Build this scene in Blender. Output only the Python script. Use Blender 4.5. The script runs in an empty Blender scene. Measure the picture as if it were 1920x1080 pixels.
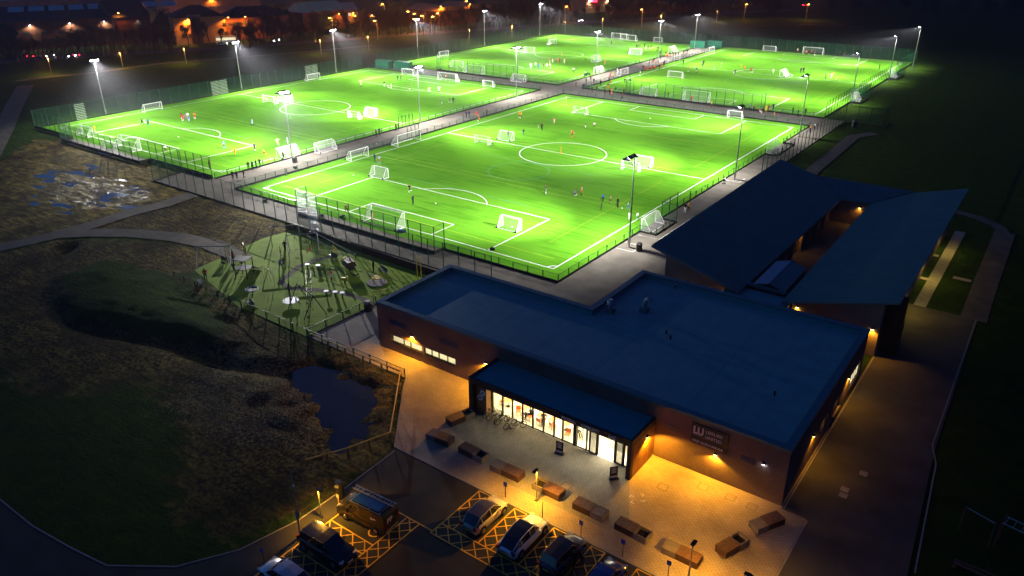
import bpy, bmesh, math, random
import numpy as np
from mathutils import Vector, Matrix, noise
random.seed(7)
R = math.radians
sc = bpy.context.scene
COL = sc.collection

# ------------------------------------------------------------------ camera
CAM = Vector((52.6652, -81.6984, 42.3489))
YAW, PITCH, ROLL, FPX = -0.6318, 0.4363, -0.0034, 1432.02
_f = Vector((math.sin(YAW)*math.cos(PITCH), math.cos(YAW)*math.cos(PITCH), -math.sin(PITCH)))
_r = Vector((math.cos(YAW), -math.sin(YAW), 0)); _u = _r.cross(_f)
_r, _u = _r*math.cos(ROLL)+_u*math.sin(ROLL), -_r*math.sin(ROLL)+_u*math.cos(ROLL)
cam_d = bpy.data.cameras.new('camera'); cam = bpy.data.objects.new('camera', cam_d); COL.objects.link(cam)
cam.matrix_world = Matrix(((_r.x, _u.x, -_f.x, CAM.x), (_r.y, _u.y, -_f.y, CAM.y), (_r.z, _u.z, -_f.z, CAM.z), (0, 0, 0, 1)))
cam_d.lens = 36*FPX/1920; cam_d.sensor_width = 36; cam_d.clip_start = 0.5; cam_d.clip_end = 4000
sc.camera = cam

def G(px, py, z=0.0):
    """the point of the site plan (at height z) seen at a surveyed position of the photograph"""
    d = _f + (px-960)/FPX*_r + (540-py)/FPX*_u
    return CAM + d*((z-CAM.z)/d.z)

# ------------------------------------------------------------------ world, exposure
w = bpy.data.worlds.new('World'); sc.world = w; w.use_nodes = True
nt = w.node_tree; nt.nodes.clear()
o_ = nt.nodes.new('ShaderNodeOutputWorld'); bg = nt.nodes.new('ShaderNodeBackground'); sky = nt.nodes.new('ShaderNodeTexSky')
sky.sky_type = 'NISHITA'; sky.sun_disc = False; sky.sun_elevation = R(-4.0); sky.sun_rotation = R(250); sky.ozone_density = 4.0
bg.inputs[1].default_value = 1.6
tint = nt.nodes.new('ShaderNodeVectorMath'); tint.operation = 'MULTIPLY'; tint.inputs[1].default_value = (1.9, 4.5, 3.6)   # deep blue dusk white balance
nt.links.new(sky.outputs[0], tint.inputs[0]); nt.links.new(tint.outputs[0], bg.inputs[0]); nt.links.new(bg.outputs[0], o_.inputs[0])
vs = sc.view_settings; vs.view_transform = 'Standard'; vs.look = 'None'; vs.exposure = 0.0; vs.gamma = 1.0; vs.use_curve_mapping = False
cy = sc.cycles
cy.use_denoising = True; cy.max_bounces = 6; cy.diffuse_bounces = 3; cy.glossy_bounces = 3; cy.transmission_bounces = 4
cy.transparent_max_bounces = 24; cy.volume_bounces = 0; cy.sample_clamp_indirect = 4.0; cy.use_light_tree = True; cy.caustics_reflective = False; cy.caustics_refractive = False

# ------------------------------------------------------------------ materials
M = {}
def mat(name, col, rough=.8, metal=0., emit=None, es=0., var=.12, scale=2.0, bump=0., spec=.5, detail=4, coat=0):
    m = bpy.data.materials.new(name); m.use_nodes = True; M[name] = m
    if rough >= .75 and spec == .5: spec = .1
    n = m.node_tree.nodes; l = m.node_tree.links; b = n['Principled BSDF']
    b.inputs['Base Color'].default_value = (*col, 1); b.inputs['Roughness'].default_value = rough
    b.inputs['Metallic'].default_value = metal; b.inputs['Specular IOR Level'].default_value = spec
    if coat: b.inputs['Coat Weight'].default_value = coat; b.inputs['Coat Roughness'].default_value = .08
    if emit: b.inputs['Emission Color'].default_value = (*emit, 1); b.inputs['Emission Strength'].default_value = es
    if var or bump:
        tc = n.new('ShaderNodeTexCoord'); ns = n.new('ShaderNodeTexNoise'); ns.inputs['Scale'].default_value = scale; ns.inputs['Detail'].default_value = detail
        l.new(tc.outputs['Object'], ns.inputs['Vector'])
        if var:
            mr = n.new('ShaderNodeMapRange'); mr.inputs['From Min'].default_value = .3; mr.inputs['From Max'].default_value = .7
            mr.inputs['To Min'].default_value = 1-var; mr.inputs['To Max'].default_value = 1+var
            l.new(ns.outputs[0], mr.inputs[0])
            mx = n.new('ShaderNodeVectorMath'); mx.operation = 'SCALE'; mx.inputs[0].default_value = col
            l.new(mr.outputs[0], mx.inputs['Scale']); l.new(mx.outputs[0], b.inputs['Base Color'])
        if bump:
            bp = n.new('ShaderNodeBump'); bp.inputs['Strength'].default_value = bump; bp.inputs['Distance'].default_value = .05
            l.new(ns.outputs[0], bp.inputs['Height']); l.new(bp.outputs[0], b.inputs['Normal'])
    return m
def see_through(name, col, opacity, rough=.5, metal=0.):
    m = mat(name, col, rough, metal, var=0); n = m.node_tree.nodes; l = m.node_tree.links
    t = n.new('ShaderNodeBsdfTransparent'); mx = n.new('ShaderNodeMixShader'); mx.inputs[0].default_value = opacity
    l.new(t.outputs[0], mx.inputs[1]); l.new(n['Principled BSDF'].outputs[0], mx.inputs[2]); l.new(mx.outputs[0], n['Material Output'].inputs[0])
    return m
def bricks(name, c1, c2, mortar, bw, bh, rough=.85, ms=.012, rot=0, bump=.4, horizontal=False, scale=1):
    m = bpy.data.materials.new(name); m.use_nodes = True; M[name] = m
    n = m.node_tree.nodes; l = m.node_tree.links; b = n['Principled BSDF']; b.inputs['Roughness'].default_value = rough
    tc = n.new('ShaderNodeTexCoord'); mp = n.new('ShaderNodeMapping'); br = n.new('ShaderNodeTexBrick')
    if horizontal:
        mp.inputs['Rotation'].default_value = (0, 0, rot); l.new(tc.outputs['Object'], mp.inputs[0]); l.new(mp.outputs[0], br.inputs['Vector'])
    else:   # wall: u = x+y, v = z
        sp = n.new('ShaderNodeSeparateXYZ'); ad = n.new('ShaderNodeMath'); cb = n.new('ShaderNodeCombineXYZ')
        l.new(tc.outputs['Object'], sp.inputs[0]); l.new(sp.outputs[0], ad.inputs[0]); l.new(sp.outputs[1], ad.inputs[1])
        l.new(ad.outputs[0], cb.inputs[0]); l.new(sp.outputs[2], cb.inputs[1]); l.new(cb.outputs[0], br.inputs['Vector'])
    br.inputs['Color1'].default_value = (*c1, 1); br.inputs['Color2'].default_value = (*c2, 1); br.inputs['Mortar'].default_value = (*mortar, 1)
    br.inputs['Scale'].default_value = 1; br.inputs['Brick Width'].default_value = bw; br.inputs['Row Height'].default_value = bh
    br.inputs['Mortar Size'].default_value = ms; br.inputs['Bias'].default_value = -.2
    ns = n.new('ShaderNodeTexNoise'); ns.inputs['Scale'].default_value = .35; ns.inputs['Detail'].default_value = 6; l.new(tc.outputs['Object'], ns.inputs['Vector'])
    mr = n.new('ShaderNodeMapRange'); mr.inputs['From Min'].default_value = .3; mr.inputs['From Max'].default_value = .7; mr.inputs['To Min'].default_value = .72; mr.inputs['To Max'].default_value = 1.2
    l.new(ns.outputs[0], mr.inputs[0])
    mx = n.new('ShaderNodeVectorMath'); mx.operation = 'SCALE'; l.new(br.outputs[0], mx.inputs[0]); l.new(mr.outputs[0], mx.inputs['Scale']); l.new(mx.outputs[0], b.inputs['Base Color'])
    bp = n.new('ShaderNodeBump'); bp.inputs['Strength'].default_value = bump; bp.inputs['Distance'].default_value = .02; bp.invert = True
    l.new(br.outputs['Fac'], bp.inputs['Height']); l.new(bp.outputs[0], b.inputs['Normal'])
    return m

mat('white_paint', (.8, .8, .8), .5, var=.04); mat('line_white', (.78, .8, .78), .7, var=.08, scale=6)
mat('line_yellow', (.35, .55, .03), .8, var=.2, scale=1); mat('line_blue', (.1, .42, .2), .8, var=.2); mat('line_orange', (.3, .4, .02), .8, var=.2)
mat('fence_green', (.012, .075, .035), .45, .2, var=.1); mat('kick_board', (.02, .022, .02), .8, var=.3)
see_through('fence_mesh', (.012, .11, .055), .2, .4, .3); see_through('net', (.75, .75, .75), .2, .8)
mat('glint_white', (.8, .8, .78), .5, .0, var=0)  # white standing in for floodlight glint on the mesh
mat('galvanised', (.42, .44, .43), .4, .7, var=.12, scale=3); mat('dark_metal', (.02, .021, .024), .45, .5, var=.1)
mat('lamp_white', (1, 1, 1), .5, emit=(.9, .88, 1.0), es=60, var=0)
mat('lamp_orange', (1, .6, .2), .5, emit=(1, .42, .08), es=40, var=0)
mat('lamp_amber', (1, .6, .2), .5, emit=(1, .62, .16), es=60, var=0)
mat('lamp_cool', (1, 1, 1), .5, emit=(.8, .85, 1.0), es=40, var=0)
mat('lamp_red', (1, .05, .05), .5, emit=(1, .02, .05), es=9, var=0)
mat('window_lit', (.8, .8, .7), .5, emit=(1, .86, .5), es=1.0, var=0)
mat('window_dim', (.1, .1, .1), .2, emit=(1, .5, .2), es=.05, var=0)
mat('membrane', (.16, .35, .33), .55, var=.1, scale=.6, bump=.15); mat('membrane_canopy', (.02, .28, .28), .5, var=.06, scale=.6)
mat('coping', (.09, .19, .2), .42, .3, var=.1)
bricks('brick_wall', (.2, .105, .072), (.12, .062, .045), (.16, .13, .11), .225, .075)
bricks('pale_brick', (.3, .2, .13), (.24, .16, .1), (.3, .25, .2), .225, .075)
bricks('paving', (.4, .31, .225), (.33, .26, .19), (.14, .115, .09), .42, .21, horizontal=True, rot=0, ms=.012, bump=.25)
bricks('paving_cafe', (.26, .24, .21), (.21, .195, .17), (.12, .11, .1), .42, .21, horizontal=True, rot=math.pi/2, ms=.014, bump=.25)
mat('asphalt', (.045, .043, .042), .82, spec=.12, var=.3, scale=.45, bump=.3, detail=8); mat('asphalt_old', (.085, .078, .068), .85, spec=.12, var=.3, scale=.3, bump=.3, detail=9)
mat('walkway', (.135, .12, .1), .85, spec=.12, var=.25, scale=.4, bump=.2, detail=8); mat('path', (.13, .115, .09), .9, spec=.12, var=.25, scale=.5, detail=8, bump=.3)
mat('kerb_stone', (.3, .28, .26), .85, var=.15); mat('yellow_paint', (.75, .42, .03), .6, var=.2, scale=5)
mat('timber', (.12, .058, .036), .6, var=.35, scale=3, detail=6); mat('timber_dark', (.06, .026, .016), .6, var=.3, scale=3)
mat('cladding', (.34, .16, .05), .6, var=.25, scale=2); mat('fascia_dark', (.045, .028, .02), .6, var=.15)
mat('concrete', (.2, .17, .15), .85, var=.2); mat('soil', (.03, .025, .02), .95, var=.4, scale=5)
mat('frame_dark', (.03, .028, .022), .5, .3, var=.05); mat('interior_white', (.78, .76, .68), .6, var=.04); mat('floor_pale', (.7, .68, .6), .25, var=.05)
mat('orange_plastic', (.7, .16, .03), .5, var=.05); mat('table_top', (.65, .3, .1), .4, var=.05)
mat('sign_board', (.016, .013, .012), .6, var=.05); mat('letter', (.85, .72, .68), .6, var=0)
mat('louvre', (.05, .06, .13), .5, .3, var=.05)
mat('roof_sheet', (.18, .26, .225), .5, .35, var=.08, scale=.5); mat('roof_pale', (.25, .33, .4), .4, .3, var=.05)
mat('rubber_green', (.2, .32, .018), .85, var=.18, scale=.6, bump=.1); mat('yellow_metal', (.75, .6, .02), .45, var=.05)
mat('retaining', (.028, .02, .014), .9, var=.3, scale=1.5); mat('container_green', (.015, .16, .09), .5, .1, var=.12)
mat('tyre', (.015, .015, .015), .8, var=0); mat('rim', (.35, .35, .36), .3, .8, var=0); mat('car_glass', (.012, .015, .02), .06, 0, var=0, spec=.9)
for nme, c in (('car_champagne', (.6, .52, .38)), ('car_white', (.88, .88, .9)), ('car_graphite', (.09, .09, .11)), ('car_black', (.012, .012, .016)), ('car_silver', (.5, .51, .54)), ('car_blue', (.03, .09, .25)), ('van_black', (.012, .012, .014))):
    mat(nme, c, .28, .25 if nme != 'car_white' else 0, var=0, coat=.8)
mat('tail_red', (.25, .01, .01), .25, var=0); mat('headlamp', (.6, .62, .6), .12, .3, var=0); mat('plate_yellow', (.6, .45, .05), .5, var=0); mat('solar_blue', (.08, .24, .36), .15, .3, var=.1)
mat('blue_sign', (.05, .08, .45), .5, var=0); mat('bin_black', (.015, .014, .013), .5, var=.1)
mat('bark', (.03, .02, .012), .9, var=.3, scale=2); mat('twig', (.032, .02, .011), .9, var=.3, scale=2); mat('leaf_dark', (.015, .028, .012), .8, var=.4, scale=.6); mat('willow_leaf', (.12, .09, .025), .8, var=.4, scale=1)
mat('town_brick', (.13, .055, .03), .9, var=.2, scale=.3); mat('town_pale', (.36, .24, .13), .9, var=.15, scale=.3); mat('town_roof', (.03, .028, .032), .8, var=.2, scale=.4)
mat('town_roof_blue', (.1, .4, .45), .5, var=.15, scale=.2); mat('town_glass', (.03, .03, .035), .2, var=0)
see_through('glass', (.5, .6, .55), .12, .05); see_through('tinted_glass', (.12, .2, .12), .55, .1)
for nme, c in dict(black=(.012, .012, .014), navy=(.012, .025, .09), grey=(.2, .2, .22), white=(.78, .78, .75), red=(.65, .03, .03), orange=(.9, .22, .03), pink=(.8, .3, .28), yellow=(.8, .6, .04), blue=(.03, .13, .6), sky=(.3, .5, .75), green=(.03, .25, .08), brown=(.14, .06, .03), cream=(.75, .65, .5), skin=(.5, .28, .18), skin_dark=(.16, .08, .05), hair=(.02, .014, .01)).items():
    mat('cloth_'+nme, c, .85, var=.08)

# turf: one material, strong saturated green with soft mowing/brush variation
def turf_material():
    m = bpy.data.materials.new('turf'); m.use_nodes = True; M['turf'] = m
    n = m.node_tree.nodes; l = m.node_tree.links; b = n['Principled BSDF']; b.inputs['Roughness'].default_value = 1.0; b.inputs['Specular IOR Level'].default_value = .0
    tc = n.new('ShaderNodeTexCoord'); a = n.new('ShaderNodeTexNoise'); a.inputs['Scale'].default_value = .09; a.inputs['Detail'].default_value = 9; a.inputs['Roughness'].default_value = .65
    s = n.new('ShaderNodeTexNoise'); mp = n.new('ShaderNodeMapping'); mp.inputs['Scale'].default_value = (.12, 1.6, 1); s.inputs['Scale'].default_value = .9; s.inputs['Detail'].default_value = 3
    l.new(tc.outputs['Object'], a.inputs['Vector']); l.new(tc.outputs['Object'], mp.inputs[0]); l.new(mp.outputs[0], s.inputs['Vector'])
    ad = n.new('ShaderNodeMath'); l.new(a.outputs[0], ad.inputs[0]); l.new(s.outputs[0], ad.inputs[1])
    cr = n.new('ShaderNodeValToRGB'); cr.color_ramp.elements[0].position = .82; cr.color_ramp.elements[1].position = 1.16
    cr.color_ramp.elements[0].color = (.069, .235, .011, 1); cr.color_ramp.elements[1].color = (.106, .303, .018, 1)
    mr = n.new('ShaderNodeMath'); mr.operation = 'MULTIPLY'; mr.inputs[1].default_value = 1
    l.new(ad.outputs[0], cr.inputs[0]); l.new(cr.outputs[0], b.inputs['Base Color'])
    return m
turf_material()

def ground_material():
    m = bpy.data.materials.new('ground'); m.use_nodes = True; M['ground'] = m
    n = m.node_tree.nodes; l = m.node_tree.links; b = n['Principled BSDF']
    tc = n.new('ShaderNodeTexCoord'); at = n.new('ShaderNodeAttribute'); at.attribute_name = 'cover'
    sp = n.new('ShaderNodeSeparateColor'); l.new(at.outputs['Color'], sp.inputs[0])
    def noise_(sc_, det=6, vec=None, rg=.6):
        k = n.new('ShaderNodeTexNoise'); k.inputs['Scale'].default_value = sc_; k.inputs['Detail'].default_value = det; k.inputs['Roughness'].default_value = rg
        l.new(vec or tc.outputs['Object'], k.inputs['Vector']); return k.outputs[0]
    def math_(op, a, b_):
        k = n.new('ShaderNodeMath'); k.operation = op
        for i, v in enumerate((a, b_)):
            if isinstance(v, (int, float)): k.inputs[i].default_value = v
            else: l.new(v, k.inputs[i])
        return k.outputs[0]
    def ramp(v, p0, p1):
        k = n.new('ShaderNodeMapRange'); k.inputs['From Min'].default_value = p0; k.inputs['From Max'].default_value = p1; l.new(v, k.inputs[0]); return k.outputs[0]
    def mix(f, a, b_):
        k = n.new('ShaderNodeMix'); k.data_type = 'RGBA'; l.new(f, k.inputs[0])
        for i, v in ((6, a), (7, b_)):
            if isinstance(v, tuple): k.inputs[i].default_value = (*v, 1)
            else: l.new(v, k.inputs[i])
        return k.outputs[2]
    mp = n.new('ShaderNodeMapping'); mp.inputs['Rotation'].default_value = (0, 0, R(-32)); mp.inputs['Scale'].default_value = (.35, 1.25, 1); l.new(tc.outputs['Object'], mp.inputs[0])
    n1 = noise_(.5, 8); n2 = noise_(2.6, 6); streak = noise_(1.0, 6, mp.outputs[0]); fine = noise_(7, 5, None, .8)
    grass = mix(ramp(n1, .32, .66), (.008, .026, .002), (.045, .095, .006)); grass = mix(ramp(fine, .35, .7), grass, (.035, .07, .008))
    mud = mix(ramp(streak, .38, .62), (.03, .02, .009), (.46, .34, .07)); mud = mix(ramp(n2, .42, .7), mud, (.2, .16, .045)); n0 = noise_(.14, 7, None, .7); mud = mix(ramp(n0, .42, .62), mud, (.05, .04, .016))
    mud = mix(math_('MULTIPLY', at.outputs['Alpha'], ramp(n2, .62, .4)), mud, (.02, .015, .009))
    mask = ramp(math_('ADD', sp.outputs[0], math_('MULTIPLY', math_('SUBTRACT', n1, .5), 1.3)), .4, .6)
    c = mix(mask, grass, mud)
    gl = ramp(math_('ADD', sp.outputs[2], math_('MULTIPLY', math_('SUBTRACT', n2, .5), 1.6)), .5, .66)     # stony gravel scatter
    c = mix(math_('MULTIPLY', gl, ramp(fine, .54, .6)), c, (.5, .46, .33))
    l.new(c, b.inputs['Base Color'])
    wet = ramp(math_('ADD', sp.outputs[1], math_('MULTIPLY', math_('SUBTRACT', math_('MULTIPLY', math_('ADD', streak, n2), .5), .5), 3.2)), 1.1, 1.3)
    l.new(math_('SUBTRACT', .92, math_('MULTIPLY', wet, .7)), b.inputs['Roughness'])
    l.new(math_('ADD', .04, math_('MULTIPLY', wet, .55)), b.inputs['Specular IOR Level'])
    bp = n.new('ShaderNodeBump'); bp.inputs['Strength'].default_value = 1.0; bp.inputs['Distance'].default_value = .4
    l.new(math_('ADD', math_('MULTIPLY', fine, .5), math_('ADD', n2, streak)), bp.inputs['Height']); l.new(bp.outputs[0], b.inputs['Normal'])
ground_material()
mat('water', (.022, .028, .035), .05, var=0, spec=.6, bump=.06, scale=1.5)

# ------------------------------------------------------------------ mesh helpers
class MB:
    def __init__(s): s.v = []; s.f = []; s.m = []
    def add(s, vs_, fs, mi=0):
        o = len(s.v); s.v += [tuple(p) for p in vs_]; s.f += [tuple(i+o for i in q) for q in fs]; s.m += [mi]*len(fs); return s
    def box(s, x0, y0, z0, x1, y1, z1, mi=0):
        return s.add([(x0, y0, z0), (x1, y0, z0), (x1, y1, z0), (x0, y1, z0), (x0, y0, z1), (x1, y0, z1), (x1, y1, z1), (x0, y1, z1)],
                     [(0, 3, 2, 1), (4, 5, 6, 7), (0, 1, 5, 4), (1, 2, 6, 5), (2, 3, 7, 6), (3, 0, 4, 7)], mi)
    def cbox(s, c, size, rz=0, mi=0):
        sx, sy, sz = [k/2 for k in size]; ca, sa = math.cos(rz), math.sin(rz)
        P = [(c[0]+x*ca-y*sa, c[1]+x*sa+y*ca, c[2]+z) for z in (-sz, sz) for x, y in ((-sx, -sy), (sx, -sy), (sx, sy), (-sx, sy))]
        return s.add(P, [(0, 3, 2, 1), (4, 5, 6, 7), (0, 1, 5, 4), (1, 2, 6, 5), (2, 3, 7, 6), (3, 0, 4, 7)], mi)
    def tube(s, p0, p1, r0, r1=None, n=6, mi=0):
        r1 = r0 if r1 is None else r1; p0 = Vector(p0); p1 = Vector(p1); d = (p1-p0).normalized()
        a = d.orthogonal().normalized(); b = d.cross(a)
        P = [p+(a*math.cos(2*math.pi*k/n)+b*math.sin(2*math.pi*k/n))*r for p, r in ((p0, r0), (p1, r1)) for k in range(n)]
        return s.add(P, [(k, (k+1) % n, n+(k+1) % n, n+k) for k in range(n)]+[tuple(range(n-1, -1, -1)), tuple(range(n, 2*n))], mi)
    def path(s, pts, r, n=6, mi=0):
        for a, b in zip(pts, pts[1:]): s.tube(a, b, r, r, n, mi)
        return s
    def poly(s, pts, z, mi=0):
        return s.add([(p[0], p[1], z) for p in pts], [tuple(range(len(pts)))], mi)
    def prism(s, pts, z0, z1, mi=0):
        n = len(pts)
        return s.add([(p[0], p[1], z0) for p in pts]+[(p[0], p[1], z1) for p in pts],
                     [tuple(range(n-1, -1, -1)), tuple(range(n, 2*n))]+[(k, (k+1) % n, n+(k+1) % n, n+k) for k in range(n)], mi)
    def strip(s, pts, w_, z, mi=0):
        pts = [Vector((p[0], p[1])) for p in pts]; L = []
        for i, p in enumerate(pts):
            d = (pts[min(i+1, len(pts)-1)]-pts[max(i-1, 0)]).normalized(); nrm = Vector((-d.y, d.x))*w_/2
            L += [(p.x+nrm.x, p.y+nrm.y, z), (p.x-nrm.x, p.y-nrm.y, z)]
        return s.add(L, [(2*i+1, 2*i+3, 2*i+2, 2*i) for i in range(len(pts)-1)], mi)
    def mesh(s, name, mats):
        me = bpy.data.meshes.new(name); me.from_pydata(s.v, [], s.f)
        for k in (mats if isinstance(mats, (list, tuple)) else [mats]): me.materials.append(M[k])
        if any(s.m): me.polygons.foreach_set('material_index', s.m)
        me.update(); return me
    def build(s, name, mats, parent=None, loc=None, rz=0):
        return place(name, s.mesh(name, mats), parent, loc, rz)
def place(name, me, parent=None, loc=None, rz=0):
    o = bpy.data.objects.new(name, me); COL.objects.link(o)
    if parent: o.parent = parent
    if loc is not None: o.location = loc
    o.rotation_euler[2] = rz; return o
def tag(o, label, cat, group=None):
    o['label'] = label; o['category'] = cat
    if group: o['group'] = group
    return o
def thing(name, label, cat, loc=(0, 0, 0), rz=0, group=None):
    o = place(name, None, None, loc, rz); return tag(o, label, cat, group)
def struct(o): o['kind'] = 'structure'; return o
def stuff(o): o['kind'] = 'stuff'; return o
def copy_tree(o, parent=None):
    c = o.copy(); COL.objects.link(c)
    if parent: c.parent = parent
    for ch in list(o.children): copy_tree(ch, c)
    return c
def smooth(me): me.polygons.foreach_set('use_smooth', [True]*len(me.polygons)); return me
def lamp(kind, parent, loc, power, col, size=.1, aim=None, cone=None, blend=1.0, name='light'):
    d = bpy.data.lights.new(name, kind); d.energy = power; d.color = col; d.shadow_soft_size = size if kind != 'AREA' else .25
    if kind == 'SPOT': d.spot_size = R(cone); d.spot_blend = blend
    if kind == 'AREA': d.shape = 'RECTANGLE'; d.size, d.size_y = size
    o = bpy.data.objects.new(name, d); COL.objects.link(o); o.parent = parent; o.location = loc
    if aim is not None: o.rotation_euler = Vector(aim).to_track_quat('-Z', 'Y').to_euler()
    return o
def lettering(txt, size, name, parent, loc, rot, matn='letter', extrude=.012, bold=.012, xs=1.0, align='LEFT'):
    c = bpy.data.curves.new('txt', 'FONT'); c.body = txt; c.size = size; c.extrude = extrude; c.offset = bold*size; c.align_x = align
    t = bpy.data.objects.new('txt', c); COL.objects.link(t)
    me = bpy.data.meshes.new_from_object(t.evaluated_get(bpy.context.evaluated_depsgraph_get())); bpy.data.objects.remove(t)
    me.materials.clear(); me.materials.append(M[matn])
    o = place(name, me, parent, loc); o.rotation_euler = rot; o.scale = (xs, 1, 1); return o

# ------------------------------------------------------------------ ground sheet
def inpoly(x, y, P):
    c = False; j = len(P)-1
    for i in range(len(P)):
        if (P[i][1] > y) != (P[j][1] > y) and x < (P[j][0]-P[i][0])*(y-P[i][1])/(P[j][1]-P[i][1])+P[i][0]: c = not c
        j = i
    return c
def segd(x, y, P, closed=True):
    m = 1e9; n = len(P)
    for i in range(n if closed else n-1):
        ax, ay = P[i][0], P[i][1]; bx, by = P[(i+1) % n][0]-ax, P[(i+1) % n][1]-ay
        t = max(0, min(1, ((x-ax)*bx+(y-ay)*by)/(bx*bx+by*by+1e-9))); m = min(m, math.hypot(x-ax-t*bx, y-ay-t*by))
    return m
def soft(x, y, P, wd):
    xs_ = [p[0] for p in P]; ys_ = [p[1] for p in P]
    if x < min(xs_)-wd or x > max(xs_)+wd or y < min(ys_)-wd or y > max(ys_)+wd: return 0.
    d = segd(x, y, P); d = d if inpoly(x, y, P) else -d
    return max(0., min(1., .5+d/(2*wd)))
def GP(*q): return [tuple(G(a, b)[:2]) for a, b in q]
MUD1 = GP((70, 262), (120, 262), (230, 300), (300, 312), (420, 350), (360, 372), (200, 415), (60, 455), (-80, 480), (-60, 330), (0, 300))
WET1 = GP((10, 355), (130, 300), (230, 322), (350, 350), (330, 372), (200, 410), (60, 400))
MUD2 = GP((360, 368), (450, 388), (560, 432), (460, 470), (330, 436), (110, 440), (230, 405))
MUD3 = GP((110, 452), (330, 452), (460, 480), (340, 515), (430, 570), (560, 640), (760, 700), (745, 840), (640, 905), (430, 1010), (330, 960), (350, 800), (280, 720), (60, 740), (-60, 640), (-40, 480))
GRASSY = GP((120, 520), (200, 490), (320, 520), (430, 620), (410, 640), (300, 628), (150, 590))
GRAVEL = GP((430, 650), (520, 660), (640, 720), (700, 800), (560, 850), (380, 830), (300, 760))
POND = GP((585, 688), (640, 705), (690, 728), (700, 760), (680, 815), (650, 835), (615, 835), (610, 790), (570, 750), (560, 710))
DITCH = GP((125, 462), (85, 505), (80, 555), (120, 600), (220, 622), (330, 642), (430, 682), (520, 692), (600, 700))
def axis(segs):
    out = []
    for a, b, s in segs:
        k = a
        while k < b-1e-6: out.append(k); k += s
    out.append(segs[-1][1]); return out
AX = axis([(-1200, -400, 80), (-400, -160, 12), (-160, 14, .85), (14, 60, 3), (60, 120, 8), (120, 1200, 90)])
AY = axis([(-400, -120, 28), (-120, -80, 4), (-80, -2, .75), (-2, 60, 5), (60, 300, 12), (300, 1500, 60)])
def ground_z(x, y):
    if not (-165 < x < 16 and -90 < y < 6): return -.07, 0, 0, 0, 0
    mud = max(soft(x, y, MUD1, 4), soft(x, y, MUD2, 1.5), soft(x, y, MUD3, 4)*(1-soft(x, y, GRASSY, 2)))
    wet = max(soft(x, y, WET1, 5), .75*soft(x, y, GRAVEL, 4), .45*soft(x, y, MUD2, 3), .35*soft(x, y, MUD3, 3))
    grv = soft(x, y, GRAVEL, 5)
    e = noise.noise(Vector(((x+y*.6)*.11, (y-x*.3)*.4, 3))); e2 = noise.noise(Vector((x*.5, y*.9, 8)))
    z = -.07+.03*e2*mud
    if x < -60:
        fr = noise.fractal(Vector((x*.13+y*.1, y*.5-x*.12, 5)), .7, 2.3, 5); z -= .34*max(0, fr-.03)*soft(x, y, WET1, 5)-.02*wet*e2
    if -75 < x < 14 and -80 < y < -14:
        d = segd(x, y, DITCH, False); z -= .7*math.exp(-(d/1.7)**2)
        z += .9*soft(x, y, GRASSY, 4)
        p = soft(x, y, POND, 2.2); z -= .75*p-.4*p*(1-p)*4*noise.fractal(Vector((x*.5, y*.5, 1)), .8, 2, 4); z += .35*grv*(.35+e+.6*e2)*(1-p*.4)+.14*e2*soft(x, y, GRASSY, 3)
        if x > 0 or y < -46: z = min(z, -.07)
    return z, mud, wet, grv, max(soft(x, y, MUD3, 4), .9*soft(x, y, MUD2, 2))
verts = []; cov = []
for y in AY:
    for x in AX:
        z, a, b, c, d = ground_z(x, y); verts.append((x, y, z)); cov += [a, b, c, d]
nx = len(AX)
faces = [(j*nx+i, j*nx+i+1, (j+1)*nx+i+1, (j+1)*nx+i) for j in range(len(AY)-1) for i in range(nx-1)]
gm = bpy.data.meshes.new('ground'); gm.from_pydata(verts, [], faces); gm.materials.append(M['ground']); smooth(gm)
ca = gm.color_attributes.new('cover', 'FLOAT_COLOR', 'POINT'); ca.data.foreach_set('color', cov)
struct(place('ground', gm))
struct(MB().poly(GP((548, 690), (580, 678), (640, 690), (700, 715), (712, 765), (690, 825), (650, 852), (600, 845), (590, 790), (545, 740)), -.42).build('pond', 'water'))
struct(MB().poly(GP((-30, 400), (0, 330), (130, 290), (240, 312), (400, 362), (200, 412), (30, 462)), -.155).build('puddle', 'water'))

# ------------------------------------------------------------------ flat surfaces (a few mm apart)
def flat(name, pts, z, m): return struct(MB().poly(pts, z).build(name, m))
def rect(x0, y0, x1, y1): return [(x0, y0), (x1, y0), (x1, y1), (x0, y1)]
flat('car_park', [(10.6, -42.25)]+GP((640, 918), (560, 974), (450, 1029), (330, 1061), (200, 1059), (130, 1024), (60, 984), (-20, 920), (-300, 800), (-300, 1300))+[(52, -140), (52, -42.25)], -.02, 'asphalt')
struct(MB().prism([(-12.2, -32.9), (3.1, -32.9), (10.5, -42.1), (43.6, -42.1), (43.6, -29.8), (41.6, -29.8), (41.6, -16), (-4, -16), (-8, -20), (-12.0, -22.0)], -.3, .0).build('plaza', 'paving'))
flat('cafe_terrace', [(12.6, -32.5), (30.0, -32.5), (30.0, -33.9), (32.4, -38.4), (31.5, -40.2), (22, -40.3), (12.6, -37)], .004, 'paving_cafe')
flat('service_road', [(41.6, -29.8), (43.6, -29.8), (43.6, -42.2), (52, -42.25), (50.2, -14), (49.7, 17), (41.6, 17)], .0, 'asphalt_old')
flat('walkway_central', rect(-75.5, -9.3, -66.8, 228), .0, 'walkway')
flat('walkway_cross', rect(-147, 106.9, 8.3, 117.4), .004, 'walkway')
flat('walkway_south', rect(-85, -9.3, 8.3, -1.5), .004, 'walkway')
flat('walkway_east', rect(2.7, -10, 16.4, 60), .0, 'walkway')
flat('walkway_east_far', rect(2.7, 60, 8.3, 116), .008, 'walkway')
flat('goal_recess', rect(-129, -4.3, -97, -1.5), .0, 'walkway')
def strip(name, q, wd, z, m, px=True):
    return struct(MB().strip([G(*a) for a in q] if px else q, wd, z).build(name, m))
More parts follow.
